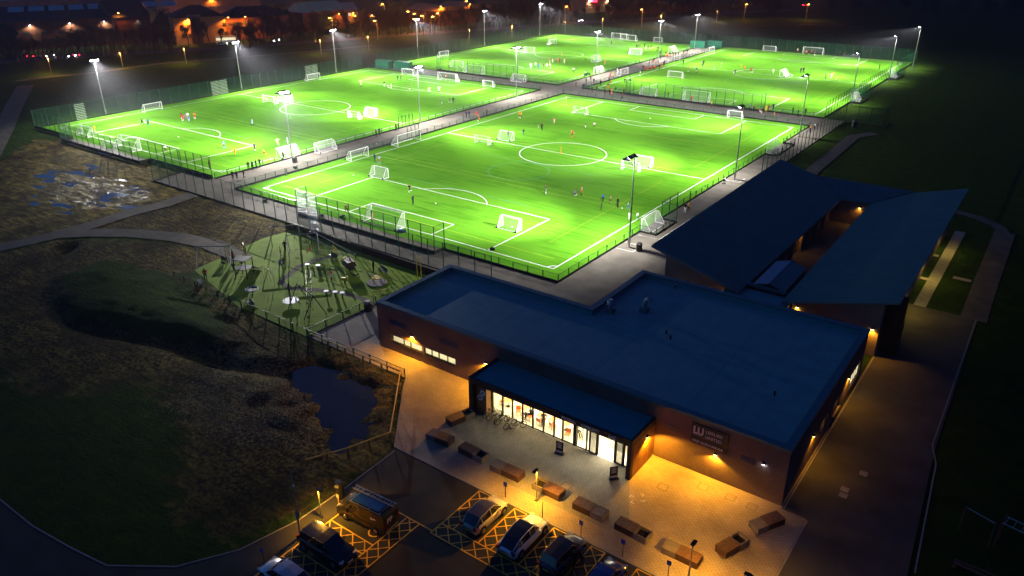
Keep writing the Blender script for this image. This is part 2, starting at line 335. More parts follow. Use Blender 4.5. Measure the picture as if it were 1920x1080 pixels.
strip('path', [(-60, 478), (0, 464), (90, 444), (170, 422), (240, 400), (310, 382), (362, 364), (420, 350)], 3.4, .0, 'path')
strip('path', [(90, 441), (170, 436), (250, 437), (330, 444), (390, 456), (432, 472), (455, 488)], 3.4, .004, 'path')
strip('path', [(-25, 300), (5, 245), (28, 195), (48, 160)], 4.5, .0, 'path')
strip('path', [(30, 152), (100, 143), (170, 137), (300, 119), (430, 109), (560, 98), (700, 85)], 2.6, .0, 'path')
strip('path', [(1500, 345), (1530, 314), (1560, 290), (1600, 256), (1640, 250)], 2.6, .0, 'path')
strip('path', [(1790, 396), (1835, 408), (1872, 425), (1884, 440)], 2.0, .0, 'path')
strip('path', [(1884, 436), (1868, 480), (1845, 540), (1825, 600)], 2.8, .004, 'path')
strip('path', [(1400, 50), (1520, 46), (1640, 52)], 2.5, .0, 'path')
flat('verge_strip', [(42.6, 17), (44.0, 17), (44.0, 49), (42.6, 49)], .0, 'kerb_stone')
for a, b in (((1372+375, 478), 0), ((1734, 523), 0), ((1804, 524), 1)):
    p = G(*a); MBx = MB().box(-.9 if b == 0 else -1.1, -.45, 0, .9 if b == 0 else 1.1, .45, .05)
    tag(MBx.build('paving_slab', 'kerb_stone', None, (p.x, p.y, 0)), {1747: 'small pale slab jutting from the lit strip, farther of two', 1734: 'small pale slab jutting from the lit strip, nearer of two', 1804: 'larger lone pale slab set in the grass by the lit strip'}[a[0]], 'paving slab')
for a, l_ in (((1619, 888), 'bright pale square inspection cover on the dark service road'), ((1584, 918), 'brown inspection cover, upper of the adjoining pair on the service road'), ((1581, 929), 'brown inspection cover, lower of the adjoining pair on the service road')):
    p = G(*a); tag(MB().box(-.32, -.32, 0, .32, .32, .03).build('inspection_cover', 'kerb_stone', None, (p.x, p.y, .002)), l_, 'manhole cover')
# kerb between plaza and car park, thin edge lines
struct(MB().prism([(3.1, -32.9), (10.5, -42.1), (43.6, -42.1), (43.6, -42.25), (10.43, -42.25), (3.0, -33.0)], -.3, .012).build('kerb', 'kerb_stone'))
struct(MB().strip([(43.7, -42.1), (43.7, -30)], .14, .016).strip([(41.75, -29.7), (41.75, 3)], .12, .02).build('edging', 'kerb_stone'))
struct(MB().strip([G(1715, 1075), G(1755, 870), G(1748, 835), G(1830, 600)], .12, .012).build('edging', 'kerb_stone'))
struct(MB().strip([G(200, 1060), G(330, 1062), G(450, 1030), G(560, 975), G(640, 920), G(740, 845)], .12, .0).build('edging', 'kerb_stone'))
struct(MB().strip([G(-20, 920), G(60, 985), G(130, 1025), G(200, 1060)], .12, .0).build('edging', 'kerb_stone'))
# playground surface
PG = [(-39.7, -32.6), (-12.3, -33.0), (-12.0, -21.9), (-10.5, -17.5), (-12.5, -11.9), (-41.5, -10.8), (-42.5, -16)]
flat('playground_surface', PG, .0, 'rubber_green')
struct(MB().strip([G(1903/3, 475), G(632, 478), G(590, 488), G(560, 500), G(541, 516), G(525, 529), G(545, 541), G(590, 543), G(640, 549), G(680, 560), G(700, 572)], .95, .006).build('toy_track', 'path'))
# bank and retaining wall between pitch walkway and playground
BK = [(-43, -9.55), (-3, -9.55)]
struct(MB().add([(-44, -9.6, .02), (-5, -9.6, .02), (-5, -11.3, .55), (-44, -10.5, .55)], [(0, 3, 2, 1)]).build('grass_bank', 'path'))
rw = thing('retaining_wall', 'long low dark timber retaining wall with pale rail behind the playground', 'retaining wall', (-24, -11, 0))
for i in range(26):
    x0 = -20+i*1.5; ya = .5-.8*(i/26); yb = .5-.8*((i+1)/26)
    MB().add([(x0, ya-.12, -.1), (x0+1.47, yb-.12, -.1), (x0+1.47, yb+.02, -.1), (x0, ya+.02, -.1), (x0, ya-.12, .72), (x0+1.47, yb-.12, .72), (x0+1.47, yb+.02, .72), (x0, ya+.02, .72)],
             [(0, 3, 2, 1), (4, 5, 6, 7), (0, 1, 5, 4), (1, 2, 6, 5), (2, 3, 7, 6), (3, 0, 4, 7)]).build('wall_panel', 'retaining', rw)
MB().tube((-20, .42, .77), (19, -.38, .77), .05).build('top_rail', 'concrete', rw)

# ------------------------------------------------------------------ pitches
def circle_pts(cx, cy_, r, a0, a1, n): return [(cx+r*math.cos(a0+(a1-a0)*k/n), cy_+r*math.sin(a0+(a1-a0)*k/n)) for k in range(n+1)]
LW = .17
def pitch(x0, x1, y0, y1, tx0, tx1, ty0, ty1, extra=()):
    t = struct(MB().poly(rect(tx0, ty0, tx1, ty1), .012).build('pitch_turf', 'turf'))
    z = .018; mx_ = (x0+x1)/2; my = (y0+y1)/2
    def line(name, *strips, m='line_white', w_=LW, zz=z):
        b = MB()
        for k, s_ in enumerate(strips): b.strip(s_, w_, zz+.0006*k)
        return b.build(name, m, t)
    h = LW/2
    line('touch_line', [(x0, y0-h), (x0, y1+h)], [(x1, y0-h), (x1, y1+h)]); line('goal_line', [(x0+h, y0), (x1-h, y0)], [(x0+h, y1), (x1-h, y1)], zz=z+.002)
    line('halfway_line', [(x0+h, my), (x1-h, my)]); line('centre_circle', circle_pts(mx_, my, 9.15, 0, 2*math.pi, 72), zz=z+.004)
    for s, yy in ((1, y0), (-1, y1)):
        line('penalty_area', [(mx_-20.16, yy), (mx_-20.16, yy+s*16.5)], [(mx_-20.16, yy+s*16.5), (mx_+20.16, yy+s*16.5)], [(mx_+20.16, yy+s*16.5), (mx_+20.16, yy)], zz=z+.006)
        line('goal_area', [(mx_-9.16, yy), (mx_-9.16, yy+s*5.5)], [(mx_-9.16, yy+s*5.5), (mx_+9.16, yy+s*5.5)], [(mx_+9.16, yy+s*5.5), (mx_+9.16, yy)], zz=z+.009)
        a = math.acos(5.5/9.15); c = math.pi/2*s
        line('penalty_arc', circle_pts(mx_, yy+s*11, 9.15, c-a, c+a, 20), zz=z+.012)
    for cx, cyy, q in ((x0, y0, 0), (x1, y0, 1), (x1, y1, 2), (x0, y1, 3)): line('corner_arc', circle_pts(cx, cyy, 1, q*math.pi/2, (q+1)*math.pi/2, 6), zz=z+.014)
    # faint training lines
    yl = []; L_ = y1-y0
    for f in (.03, .27, .29, .5, .52, .74, .97)[:5+len(extra)]:
        yl.append([(x0+2, y0+L_*f), (x1-2, y0+L_*f)])
    line('training_line', *yl, m='line_yellow', w_=.1, zz=z-.004)
    line('training_line', [(x0+6, y0+8), (x0+6, my-6)], [(x1-6, y0+8), (x1-6, my-6)], [(x0+5, my+8), (x0+5, y1-8)], [(x1-5, my+6), (x1-5, y1-6)], m='line_orange', w_=.1, zz=z-.002)
    line('training_line', [(x0+18, y0+20), (x1-18, y0+20)], [(x0+18, y0+42), (x1-18, y0+42)], circle_pts(mx_, my-16, 6, 0, 2*math.pi, 40), m='line_blue', w_=.1, zz=z-.0015)
    return t
pitch(-63.5, 0, 0, 103.9, -66.8, 2.9, -3.3, 106.9, (1, 1))
pitch(-143.0, -78.5, 1.7, 104.3, -147, -75.5, -1.6, 108)
pitch(-142, -78.3, 120.8, 222.5, -146.5, -75.5, 117.5, 226)
pitch(-63.9, 0.1, 120.9, 225, -66.8, 3.2, 117.5, 228)

# ------------------------------------------------------------------ fences
POST = {}; PANEL = {}
def fence(name, label, pts, h, sp=2.9, board=.28, panel='fence_mesh', cap=None, group=None):
    pts = [Vector((p[0], p[1], 0)) for p in pts]
    t = thing(name, label, 'fence', pts[0], 0, group); o0 = pts[0]
    if h not in POST: POST[h] = MB().box(-.05, -.05, 0, .05, .05, h+.05).mesh('post', 'fence_green')
    first = True
    for a, b in zip(pts, pts[1:]):
        d = b-a; L = d.length; n = max(1, round(L/sp)); ang = math.atan2(d.y, d.x); st = L/n
        key = (h, round(st, 2), panel)
        if key not in PANEL:
            m_ = MB(); hh = h
            m_.add([(0.05, 0, .06), (st-.05, 0, .06), (st-.05, 0, hh), (.05, 0, hh)], [(0, 1, 2, 3)])
            zz = [.35, h*.5, h-.05] if h > 2 else [h-.04]
            PANEL[key] = (m_.mesh('mesh_panel', panel), [MB().box(.05, -.02, z_-.02, st-.05, .02, z_+.02).mesh('rail', 'fence_green') for z_ in zz[-1:]])
        for i in range(n+1):
            if i == 0 and not first: continue
            p = a+d*(i/n)-o0; place('post', POST[h], t, p, ang)
        first = False
        for i in range(n):
            p = a+d*(i/n)-o0; place('mesh_panel', PANEL[key][0], t, p, ang)
        MB().box(0, -.022, h-.03, L, .022, h+.01).build('top_rail', 'fence_green', t, a-o0, ang)
        if board: MB().box(0, -.06, 0, L, .06, board).build('kick_board', 'kick_board', t, a-o0, ang)
    return t
HI = 4.2; LO = 1.2
fence('perimeter_fence', 'tall dim green mesh fence behind the left pitch, along the dark field', [(-147.3, -1.8), (-147.3, 105)], HI, 3)
fence('perimeter_fence', 'tall dim green mesh fence behind the back left pitch', [(-147, 112), (-147, 226.3)], HI, 3)
fence('perimeter_fence', 'tall green mesh fence closing the far ends of both back pitches', [(-147, 226.6), (-70, 228.5), (3.5, 228.5)], HI, 3)
fence('perimeter_fence', 'tall dark green fence with kick board between the left pitch and the muddy ground', [(-147, -2), (-129, -2), (-129, -4.5), (-97, -4.5), (-97, -2), (-76, -2)], HI, 2.5, .7)
fence('perimeter_fence', 'tall dark green fence on the outer edge of the walkway above the playground', [(-85, -2.5), (-84, -9.3), (-3.5, -9.5)], HI, 2.75, .15)
fence('pitch_fence', 'tall dark green fence on black kick board behind the big near goal', [(-47, -3.4), (-47, -5.6), (-16.9, -5.6), (-16.9, -3.4)], HI, 2.5, .5)
fence('low_fence', 'low green fence at the near left corner of the near pitch', [(-67.1, 8), (-67.1, -3.5), (-47.2, -3.5)], LO, 2.5, .25)
fence('low_fence', 'low green fence wrapping the corner of the near pitch nearest the roof', [(-16.7, -3.5), (3.05, -3.5), (3.05, 19.8), (5.8, 19.8), (5.8, 27)], LO, 2.5, .3)
fence('pitch_fence', 'short tall green fence piece beside the goal recess, near side of paving', [(5.8, 27), (3.05, 27.2), (3.05, 33)], 3.0, 2.5, .3)
fence('low_fence', 'low green fence along the near pitch beside the blue roof, middle stretch', [(3.05, 33.2), (3.05, 75.8), (5.6, 75.8), (5.6, 87)], LO, 2.5, .3)
fence('low_fence', 'low green fence at the right corner of the near pitch', [(5.6, 87.2), (3.05, 87.2), (3.05, 107), (-8, 107)], LO, 2.5, .3)
fence('pitch_fence', 'low green fence at the far end of the near pitch along the cross walkway', [(-8.2, 107.05), (-66.9, 107.05)], LO, 2.7, .3)
fence('low_fence', 'low green fence along the central walkway, near pitch side', [(-66.95, 8.2), (-66.95, 42)], LO, 2.7, .3)
fence('low_fence', 'low green fence along the central walkway, near pitch side beyond the gate', [(-66.95, 46), (-66.95, 106.9)], LO, 2.7, .3)
fence('pitch_fence', 'short tall gate screen halfway along the near pitch walkway fence', [(-66.95, 42.1), (-66.95, 45.9)], 2.8, 1.3, .3)
fence('low_fence', 'low green fence along the central walkway, left pitch side', [(-75.5, -1.8), (-75.5, 48)], LO, 2.7, .3)
fence('pitch_fence', 'short tall gate screen in the left pitch walkway fence', [(-75.5, 48.2), (-75.5, 53)], 2.8, 1.3, .3)
fence('low_fence', 'low green fence along the central walkway, left pitch side near the crossing', [(-75.5, 53.2), (-75.5, 107.9)], LO, 2.7, .3)
fence('low_fence', 'low green fence at the far end of the left pitch along the cross walkway', [(-75.6, 108.1), (-147, 108.1)], LO, 2.9, .3)
fence('pitch_fence', 'tall green fence behind the near goals of the back left pitch', [(-124, 119.4), (-124, 117.2), (-92, 117.2), (-92, 119.4)], HI, 2.7, .4)
fence('low_fence', 'low green fence on the near edge of the back left pitch beside the crossing', [(-91.8, 117.4), (-75.4, 117.4), (-75.4, 170)], LO, 2.7, .3)
fence('low_fence', 'low green fence along the crowded walkway, back left pitch side', [(-75.4, 170.2), (-75.4, 226)], LO, 2.7, .3)
fence('low_fence', 'low green fence along the crowded walkway, back right pitch side', [(-66.9, 226), (-66.9, 117.4), (-52, 117.4)], LO, 2.7, .3)
fence('pitch_fence', 'tall green fence with dark posts behind the near goals of the back right pitch', [(-51.8, 119.2), (-51.8, 116.4), (-12.5, 116.4), (-12.5, 119.2)], HI, 2.5, .5)
fence('low_fence', 'low green fence on the near edge of the back right pitch by the spectators', [(-12.3, 117.4), (3.3, 117.4)], LO, 2.7, .3)
fence('perimeter_fence', 'tall dark green fence stepping along the right edge of the back right pitch', [(3.4, 117.6), (3.4, 141), (6.2, 141), (6.2, 149), (3.4, 149), (3.4, 186), (6.2, 186), (6.2, 196), (3.4, 196), (3.4, 228.3)], HI, 2.5, .5)
fence('perimeter_fence', 'tall dark fence beside the path past the blue roof', [(8.5, 58), (8.5, 116)], HI, 2.6, .15)
fence('perimeter_fence', 'short tall dark fence at the end of the right hand path', [(8.5, 116.2), (17, 116.2), (17, 122)], HI, 2.6, .15)
fence('playground_fence', 'low dark mesh fence on the near edge of the playground', [(-39.7, -32.7), (-12.2, -33.1), (3.1, -33.0)], 1.1, 2.6, .0)
fence('playground_fence', 'low dark mesh fence between playground and paved plaza', [(-12.25, -33.0), (-11.95, -22.3)], 1.1, 2.7, .12)
fence('playground_fence', 'low dark mesh fence at the foot of the timber retaining wall', [(-41.4, -11.0), (-26, -11.4)], 1.1, 2.6, .0)
# floodlight glint on the fence mesh, put in as pale bars
def mesh_glint(label, x0, x1, y, h, n, step=.16, rz=0):
    t = thing('fence_glint', label, 'painted glint', (x0, y, 0), rz); st = (x1-x0)/n
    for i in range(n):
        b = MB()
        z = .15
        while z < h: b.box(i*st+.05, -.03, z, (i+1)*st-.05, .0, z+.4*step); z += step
        b.build('glint_bars', 'glint_white' if rz == 0 else 'galvanised', t)
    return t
mesh_glint('white bars standing for glint on two fence panels left of the big near goal', -46.9, -42.0, -5.75, 4.1, 2)
mesh_glint('white bars standing for glint on the lower fence panel above the swings', -39.4, -36.9, -9.75, 3.9, 1)

mesh_glint('pale bars standing for glint on the fence near the first left mast', -147.2, -144.6, 8, 3.9, 1, .4, R(90)); mesh_glint('pale bars standing for glint on two fence panels left of the second left mast', -147.2, -141.8, 46.5, 3.9, 2, .4, R(90)); mesh_glint('pale bars standing for glint on two fence panels behind the far touchline goal', -147.2, -142, 80.5, 3.9, 2, .4, R(90))

# handrail round the pond, the lamp's yellow put into the rail colour
hr = thing('handrail', 'low timber post and rail fence round the pond corner', 'railing', (3.2, -33.3, 0))
HP = [(-14.4, .0), (-.4, .0), (6.3, -8.4), (4.9, -12.3), (3.2, -15.6)]
for a, b in zip(HP, HP[1:]):
    n = max(2, int(math.hypot(b[0]-a[0], b[1]-a[1])/2.4))
    MB().box(0, -.05, .82, math.hypot(b[0]-a[0], b[1]-a[1]), .05, .93).build('rail', 'yellow_paint', hr, (a[0], a[1], 0), math.atan2(b[1]-a[1], b[0]-a[0]))
    for i in range(n): MB().box(-.06, -.06, -.2, .06, .06, .84).build('post', 'timber', hr, (a[0]+(b[0]-a[0])*i/n, a[1]+(b[1]-a[1])*i/n, 0))

# ------------------------------------------------------------------ floodlight masts
def mast(x, y, dirs, where, h=13.6, P=41000, tilt=46, back=0):
    t = thing('floodlight_mast', 'slim galvanised floodlight mast '+where, 'floodlight', (x, y, 0), 0, 'floodlight masts round the pitches')
    MB().tube((0, 0, 0), (0, 0, h*.5), .15, .12, 8).tube((0, 0, h*.5), (0, 0, h), .12, .07, 8).build('pole', 'galvanised', t)
    MB().box(-.3, -.3, 0, .3, .3, .06).build('base_plate', 'concrete', t)
    MB().box(-.16, -.16, .6, .16, .16, 1.4).build('control_box', 'galvanised', t)
    for dx, dy in dirs:
        ang = math.atan2(dy, dx)
        MB().cbox((dx*.18, dy*.18, h), (.08, 1.9, .08), ang).build('cross_arm', 'dark_metal', t)
        for s in (-1, 1):
            ox, oy = -dy*s*.55+dx*.35, dx*s*.55+dy*.35
            hd = MB().cbox((0, 0, 0), (.7, .9, .1)).build('lamp_head', 'dark_metal', t, (ox, oy, h+.05), ang)
            hd.rotation_euler = (0, R(-26), ang)
            ln = MB().cbox((0, 0, -.065), (.62, .82, .02)).build('lens', 'lamp_white', hd)
        # added blocker plates that keep the beam below the horizon
        MB().box(.1, -1.2, -.19, 1.32, 1.2, -.17).box(1.3, -1.2, -.40, 1.32, 1.2, -.19).box(.1, -1.22, -.34, 1.32, -1.2, -.17).box(.1, 1.2, -.34, 1.32, 1.22, -.17).build('hood', 'dark_metal', t, (0, 0, h), ang)
        for a, pw, cn, bl in ((R(72), P*4.6, 74, 1.), (R(40), P*1.12, 160, 1.)):
            lamp('SPOT', t, (dx*.5, dy*.5, h-.3), pw, (1, .98, .93), .07, (dx*math.sin(a), dy*math.sin(a), -math.cos(a)), cn, bl, 'floodlight_beam')
    return t
E_, W_ = (1, 0), (-1, 0)
for x, y, d, s in ((-148.3, 16, [(.98, -.2)], 'behind the left pitch, nearest the muddy ground'), (-147.9, 57, [E_], 'behind the left pitch, halfway along'), (-147.9, 94, [E_], 'behind the left pitch near its far corner'),
                   (-147.9, 134, [E_], 'left of the back left pitch by the green containers'), (-147.9, 174, [E_], 'left of the back left pitch, middle one'), (-147.9, 214, [E_], 'at the far left corner of the back left pitch'),
                   (-75.2, 16.2, [W_, (.89, -.456)], 'on the central walkway by the black bin'), (-74.9, 55, [W_, E_], 'on the central walkway halfway along the near pitch'), (-74.9, 95, [W_, E_], 'on the central walkway near the crossing'),
                   (-75.0, 139, [W_, E_], 'beside the crowded walkway at the crossing'), (-73, 180, [W_, E_], 'beside the crowded walkway, middle of the back pitches'), (-71.5, 208, [W_, E_], 'between the far ends of the two back pitches'),
                   (4.6, 13.3, [W_], 'nearest the camera, beside the bin and the pavilion roof'), (4.5, 55.2, [W_], 'right of the near pitch behind the ridge of the blue roof'), (4.0, 95.5, [W_], 'near the right corner of the near pitch'),
                   (4.5, 137.5, [W_], 'right of the back right pitch, nearest one'), (4.6, 181, [W_], 'right of the back right pitch, middle one'), (5.7, 211, [W_], 'at the far right, taller looking and alone against the dark')):
    mast(x, y, d, s)
struct(MB().strip([(3.3, 11.9), (6.0, 11.9), (6.0, 14.8), (3.3, 14.8)], .1, .012).strip([(3.4, 18.6), (6.9, 18.6), (6.9, 30)], .1, .013).strip([(3.4, 53.8), (5.9, 53.8), (5.9, 56.6)], .1, .012).build('walkway_marking', 'line_white'))

# ------------------------------------------------------------------ wall lamps
def wall_lamp(label, x, y, z, nx_, ny_, power, mt='lamp_amber', col=(1, .44, .02), cone=150, tilt=22, group='small wall lamps'):
    t = thing('wall_lamp', label, 'wall lamp', (x, y, z), math.atan2(ny_, nx_)-math.pi/2, group)
    MB().box(-.14, 0, -.02, .14, .16, .1).add([(-.14, .16, -.02), (.14, .16, -.02), (.14, .0, .2), (-.14, 0, .2)], [(0, 1, 2, 3)]).build('housing', 'dark_metal', t)
    MB().box(-.11, .03, -.06, .11, .14, -.021).build('lens', mt, t)
    a = R(tilt); lamp('SPOT', t, (0, .2, -.08), power, col, .06, (0, math.sin(a), -math.cos(a)), cone, .35, 'lamp_light')
    return t

# ------------------------------------------------------------------ main pavilion (flat roofed)
X0, X1, X2, Y0, Y1, Y2, HP_ = -4.1, 15.8, 41.5, -29.5, -16.9, -4.75, 5.55
CX0, CX1, CY = 12.5, 30.0, -33.9
pv = thing('pavilion', 'flat roofed brick sports pavilion with blue roof and glazed cafe front', 'building', (0, 0, 0))
def wall(pts_openings, horizontal, fixed, t_, a0, a1, z0, z1, m='brick_wall', name='wall', parent=None):
    """wall along x (horizontal) or y at 'fixed', with rectangular openings [(a,b,zl,zh)]"""
    b = MB(); ops = sorted(pts_openings)
    def bx(p, q, zl, zh):
        if q-p < 1e-4 or zh-zl < 1e-4: return
        if horizontal: b.box(p, fixed, zl, q, fixed+t_, zh)
        else: b.box(fixed, p, zl, fixed+t_, q, zh)
    k = a0
    for (p, q, zl, zh) in ops:
        bx(k, p, z0, z1); bx(p, q, z0, zl); bx(p, q, zh, z1); k = q
    bx(k, a1, z0, z1)
    return b.build(name, m, parent or pv)
WIN = [(-2.05, -.38), (-.3, .62), (.7, 2.35), (2.75, 3.68), (3.76, 4.68), (4.76, 5.9), (5.98, 7.05)]
wall([(-2.1, 2.4, 1.15, 1.98), (2.7, 7.1, 1.15, 1.98)], True, Y0, .3, X0, CX0+.2, 0, HP_-.25)
wall([(CX0+.2, CX1-.2, 0, 3.35)], True, Y0+.001, .3, CX0+.2, CX1-.2, 0, HP_-.25)
wall([], True, Y0, .3, CX1-.2, X2, 0, HP_-.25)
wall([], False, X0, .3, Y0+.3, Y1, 0, HP_-.25); wall([], True, Y1-.3, .3, X0+.3, X1, 0, HP_-.25)
wall([], False, X1, .3, Y1-.3, Y2, 0, HP_-.25); wall([], True, Y2-.3, .3, X1+.3, X2, 0, HP_-.25)
SWIN = [(-19.9, -17.8, 1.0, 2.6), (-15.6, -13.4, 1.0, 2.3), (-9.9, -6.0, .9, 2.5)]
wall(SWIN, False, X2-.3, .3, Y0+.3, Y2-.3, 0, HP_-.25)
# roof deck, upstands and copings
RZ = 4.95
MB().poly([(X0+.3, Y0+.3), (X2-.3, Y0+.3), (X2-.3, Y2-.3), (X1+.3, Y2-.3), (X1+.3, Y1-.3), (X0+.3, Y1-.3)], RZ).build('roof', 'membrane', pv)
cw = .62
for a in [(X0-.06, Y0-.06, X2+.06, Y0+cw), (X0-.06, Y0+cw, X0+cw, Y1+.06), (X0+cw, Y1-cw, X1+.3+.35, Y1+.06), (X1-.06, Y1+.06, X1+cw, Y2+.06), (X1+cw, Y2-cw, X2+.06, Y2+.06), (X2-cw, Y0+cw, X2+.06, Y2-cw)]:
    MB().box(a[0], a[1], HP_-.26, a[2], a[3], HP_).build('coping', 'coping', pv)
ps = MB()
for a in [((X0+cw, Y0+cw), (X2-cw, Y0+cw)), ((X0+cw, Y0+cw), (X0+cw, Y1-cw)), ((X0+cw, Y1-cw), (X1+cw, Y1-cw)), ((X1+cw, Y1-cw), (X1+cw, Y2-cw)), ((X1+cw, Y2-cw), (X2-cw, Y2-cw)), ((X2-cw, Y2-cw), (X2-cw, Y0+cw))]:
    (xa, ya), (xb, yb) = a; ps.box(min(xa, xb)-.02, min(ya, yb)-.02, RZ-.2, max(xa, xb)+.02, max(ya, yb)+.02, HP_-.255)
ps.build('upstand', 'membrane_canopy', pv)
for k, (xa, ya, xb, yb) in enumerate([(9.4, -28.9, 9.4, -17.5), (16.8, -18.6, 40.9, -18.6), (16.8, -15.2, 40.9, -15.2), (22.5, -28.9, 22.5, -5.4), (32, -28.9, 32, -5.4)]):
    MB().strip([(xa, ya), (xb, yb)], .08, RZ+.012).build('roof_seam', 'membrane_canopy', pv)
lp = MB()
for k in range(28): lp.strip([(X0+1.2+k*1.55+(k%3)*.1, Y0+.9), (X0+1.2+k*1.55+(k%3)*.1, (Y1 if X0+1.2+k*1.55 < X1 else Y2)-.8)], .03, RZ+.006)
stuff(lp.build('membrane_lap', 'coping', pv))
# windows, left strip
for i, (a, b) in enumerate(WIN):
    wn = MB().box(a-.04, Y0+.1, 1.15, a, Y0+.2, 1.98).box(b, Y0+.1, 1.15, b+.04, Y0+.2, 1.98).box(a, Y0+.1, 1.15, b, Y0+.2, 1.2).box(a, Y0+.1, 1.93, b, Y0+.2, 1.98).build('window', 'frame_dark', pv)
    MB().box(a, Y0+.14, 1.2, b, Y0+.16, 1.93).build('pane', 'glass', wn)
MB().box(-2.1, Y0-.05, 1.07, 2.4, Y0+.1, 1.15).box(2.7, Y0-.05, 1.07, 7.1, Y0+.1, 1.15).build('sill', 'frame_dark', pv)
for a, b, z_ in ((-2.15, .3, 3.62), (5.0, 7.5, 3.62), (31.5-.7, 32.6-.5, 3.55), (37.7, 38.9, 3.2)):
    lv = MB(); n = 5
    for k in range(n): lv.box(a, Y0-.05, z_-.24+k*.1, b, Y0-.0, z_-.24+k*.1+.07)
    lv.box(a-.04, Y0-.03, z_-.3, b+.04, Y0-.002, z_+.3); lv.build('louvre', 'louvre', pv)
MB().add([(-3.7, -29.15, .6), (9.2, -29.15, .6), (9.2, -26, .6), (-3.7, -26, .6)], [(0, 1, 2, 3)]).add([(-3.7, -26, .0), (9.2, -26, .0), (9.2, -26, 2.9), (-3.7, -26, 2.9)], [(0, 1, 2, 3)]).build('room_lining', 'interior_white', pv)
for k, x in enumerate((-1.6, .6, 2.9, 5.4, 6.6)): MB().cbox((0, 0, 0), (.5+.2*(k % 2), .5, .5)).build('locker', 'table_top' if k % 2 else 'frame_dark', pv, (x+.3*k % .7, -27.2, 1.0))
lamp('AREA', pv, (2.4, -27.4, 2.85), 330, (1, .88, .5), (12, 2.2), (0, 0, -1), name='room_light')
# side windows
for (a, b, zl, zh) in SWIN:
    n = max(1, round((b-a)/1.05)); st = (b-a)/n
    for i in range(n):
        p, q = a+i*st, a+(i+1)*st
        wn = MB().box(X2-.2, p, zl, X2-.12, p+.05, zh).box(X2-.2, q-.05, zl, X2-.12, q, zh).box(X2-.2, p+.05, zl, X2-.12, q-.05, zl+.05).box(X2-.2, p+.05, zh-.05, X2-.12, q-.05, zh).build('window', 'frame_dark', pv)
        MB().box(X2-.17, p+.05, zl+.05, X2-.15, q-.05, zh-.05).build('pane', 'window_dim' if a < -14 else 'window_lit', wn)
MB().box(X2-.02, -15.7, .9, X2+.16, -13.3, 1.0).build('window_sill', 'cladding', pv)
# cafe box: fascia, roof, cladding
MB().box(CX0, CY, 3.38, CX1, CY+.25, 4.0).build('fascia', 'fascia_dark', pv)
MB().box(CX0, CY+.25, 3.3, CX1, Y0, 3.36).build('soffit', 'fascia_dark', pv)
MB().box(CX0+.25, CY+.25, 3.37, CX1-.25, Y0, 3.82).build('canopy_roof', 'membrane_canopy', pv)
MB().box(CX0, CY+.25, 3.38, CX0+.25, Y0, 4.0).build('canopy_edge', 'fascia_dark', pv); MB().box(CX1-.25, CY+.25, 3.38, CX1, Y0, 4.0).build('canopy_edge', 'fascia_dark', pv)
MB().box(CX0, CY, 0, CX0+.42, CY+.42, 3.38).build('corner_post', 'fascia_dark', pv); MB().box(CX1-.42, CY, 0, CX1, CY+.42, 3.38).build('corner_post', 'fascia_dark', pv)
GY = -32.5
for k in range(4):
    st = (Y0-CY-.42)/4; ya = CY+.42+k*st
    MB().box(CX1-.09, ya+.012, 0, CX1-.002, ya+st-.012, 3.37).build('cladding_panel', 'cladding', pv)
MB().box(CX1-.3, CY+.42, 0, CX1-.1, Y0, 3.37).build('side_wall', 'fascia_dark', pv)
MB().box(CX0+.002, CY+.42, 0, CX0+.25, Y0, 3.37).build('side_wall', 'fascia_dark', pv)
MB().box(CX0+.42, CY+.6, 0, CX0+1.65, GY, 3.3).build('timber_pier', 'cladding', pv)
# glazing: mullions, panes
MU = [14.25, 15.45, 16.62, 17.8, 18.98, 20.18, 21.36, 22.3, 23.5]
def mull(x, wd=.11, dep=.18): MB().box(x-wd/2, GY-.02, 0, x+wd/2, GY+dep, 3.3).build('mullion', 'frame_dark', pv)
for x in MU: mull(x)
mull(23.62, .3, .3); mull(24.85); mull(25.15, .09); mull(26.0, .09); mull(27.75, .2); mull(28.6, .09); mull(29.55, .1)
MB().box(14.1, GY+.02, .0, 25.9, GY+.1, .09).build('glazing_rail', 'frame_dark', pv); MB().box(14.1, GY+.02, 3.2, 29.7, GY+.1, 3.3).build('glazing_rail', 'frame_dark', pv); MB().box(27.8, GY+.02, 0, 29.7, GY+.1, .09).build('glazing_rail', 'frame_dark', pv)
MB().box(27.8, GY+.02, 2.72, 29.6, GY+.1, 2.82).build('glazing_rail', 'frame_dark', pv)
for a, b in list(zip(MU[:-1], MU[1:]))+[(23.77, 24.8), (24.9, 25.1)]: MB().box(a+.06, GY+.05, .1, b-.06, GY+.07, 3.2).build('glass_pane', 'glass', pv)
for a, b, mm in ((25.2, 25.95, 'tinted_glass'), (27.85, 28.55, 'tinted_glass'), (28.65, 29.5, 'glass')):
    dr = MB().box(a, GY-.06, .05, a+.07, GY-.0, 2.7).box(b-.07, GY-.06, .05, b, GY-.0, 2.7).box(a+.07, GY-.06, .05, b-.07, GY-.0, .15).box(a+.07, GY-.06, 2.6, b-.07, GY-.0, 2.7).build('sliding_door', 'frame_dark', pv)
    MB().box(a+.07, GY-.04, .15, b-.07, GY-.02, 2.6).build('door_glass', mm, dr)
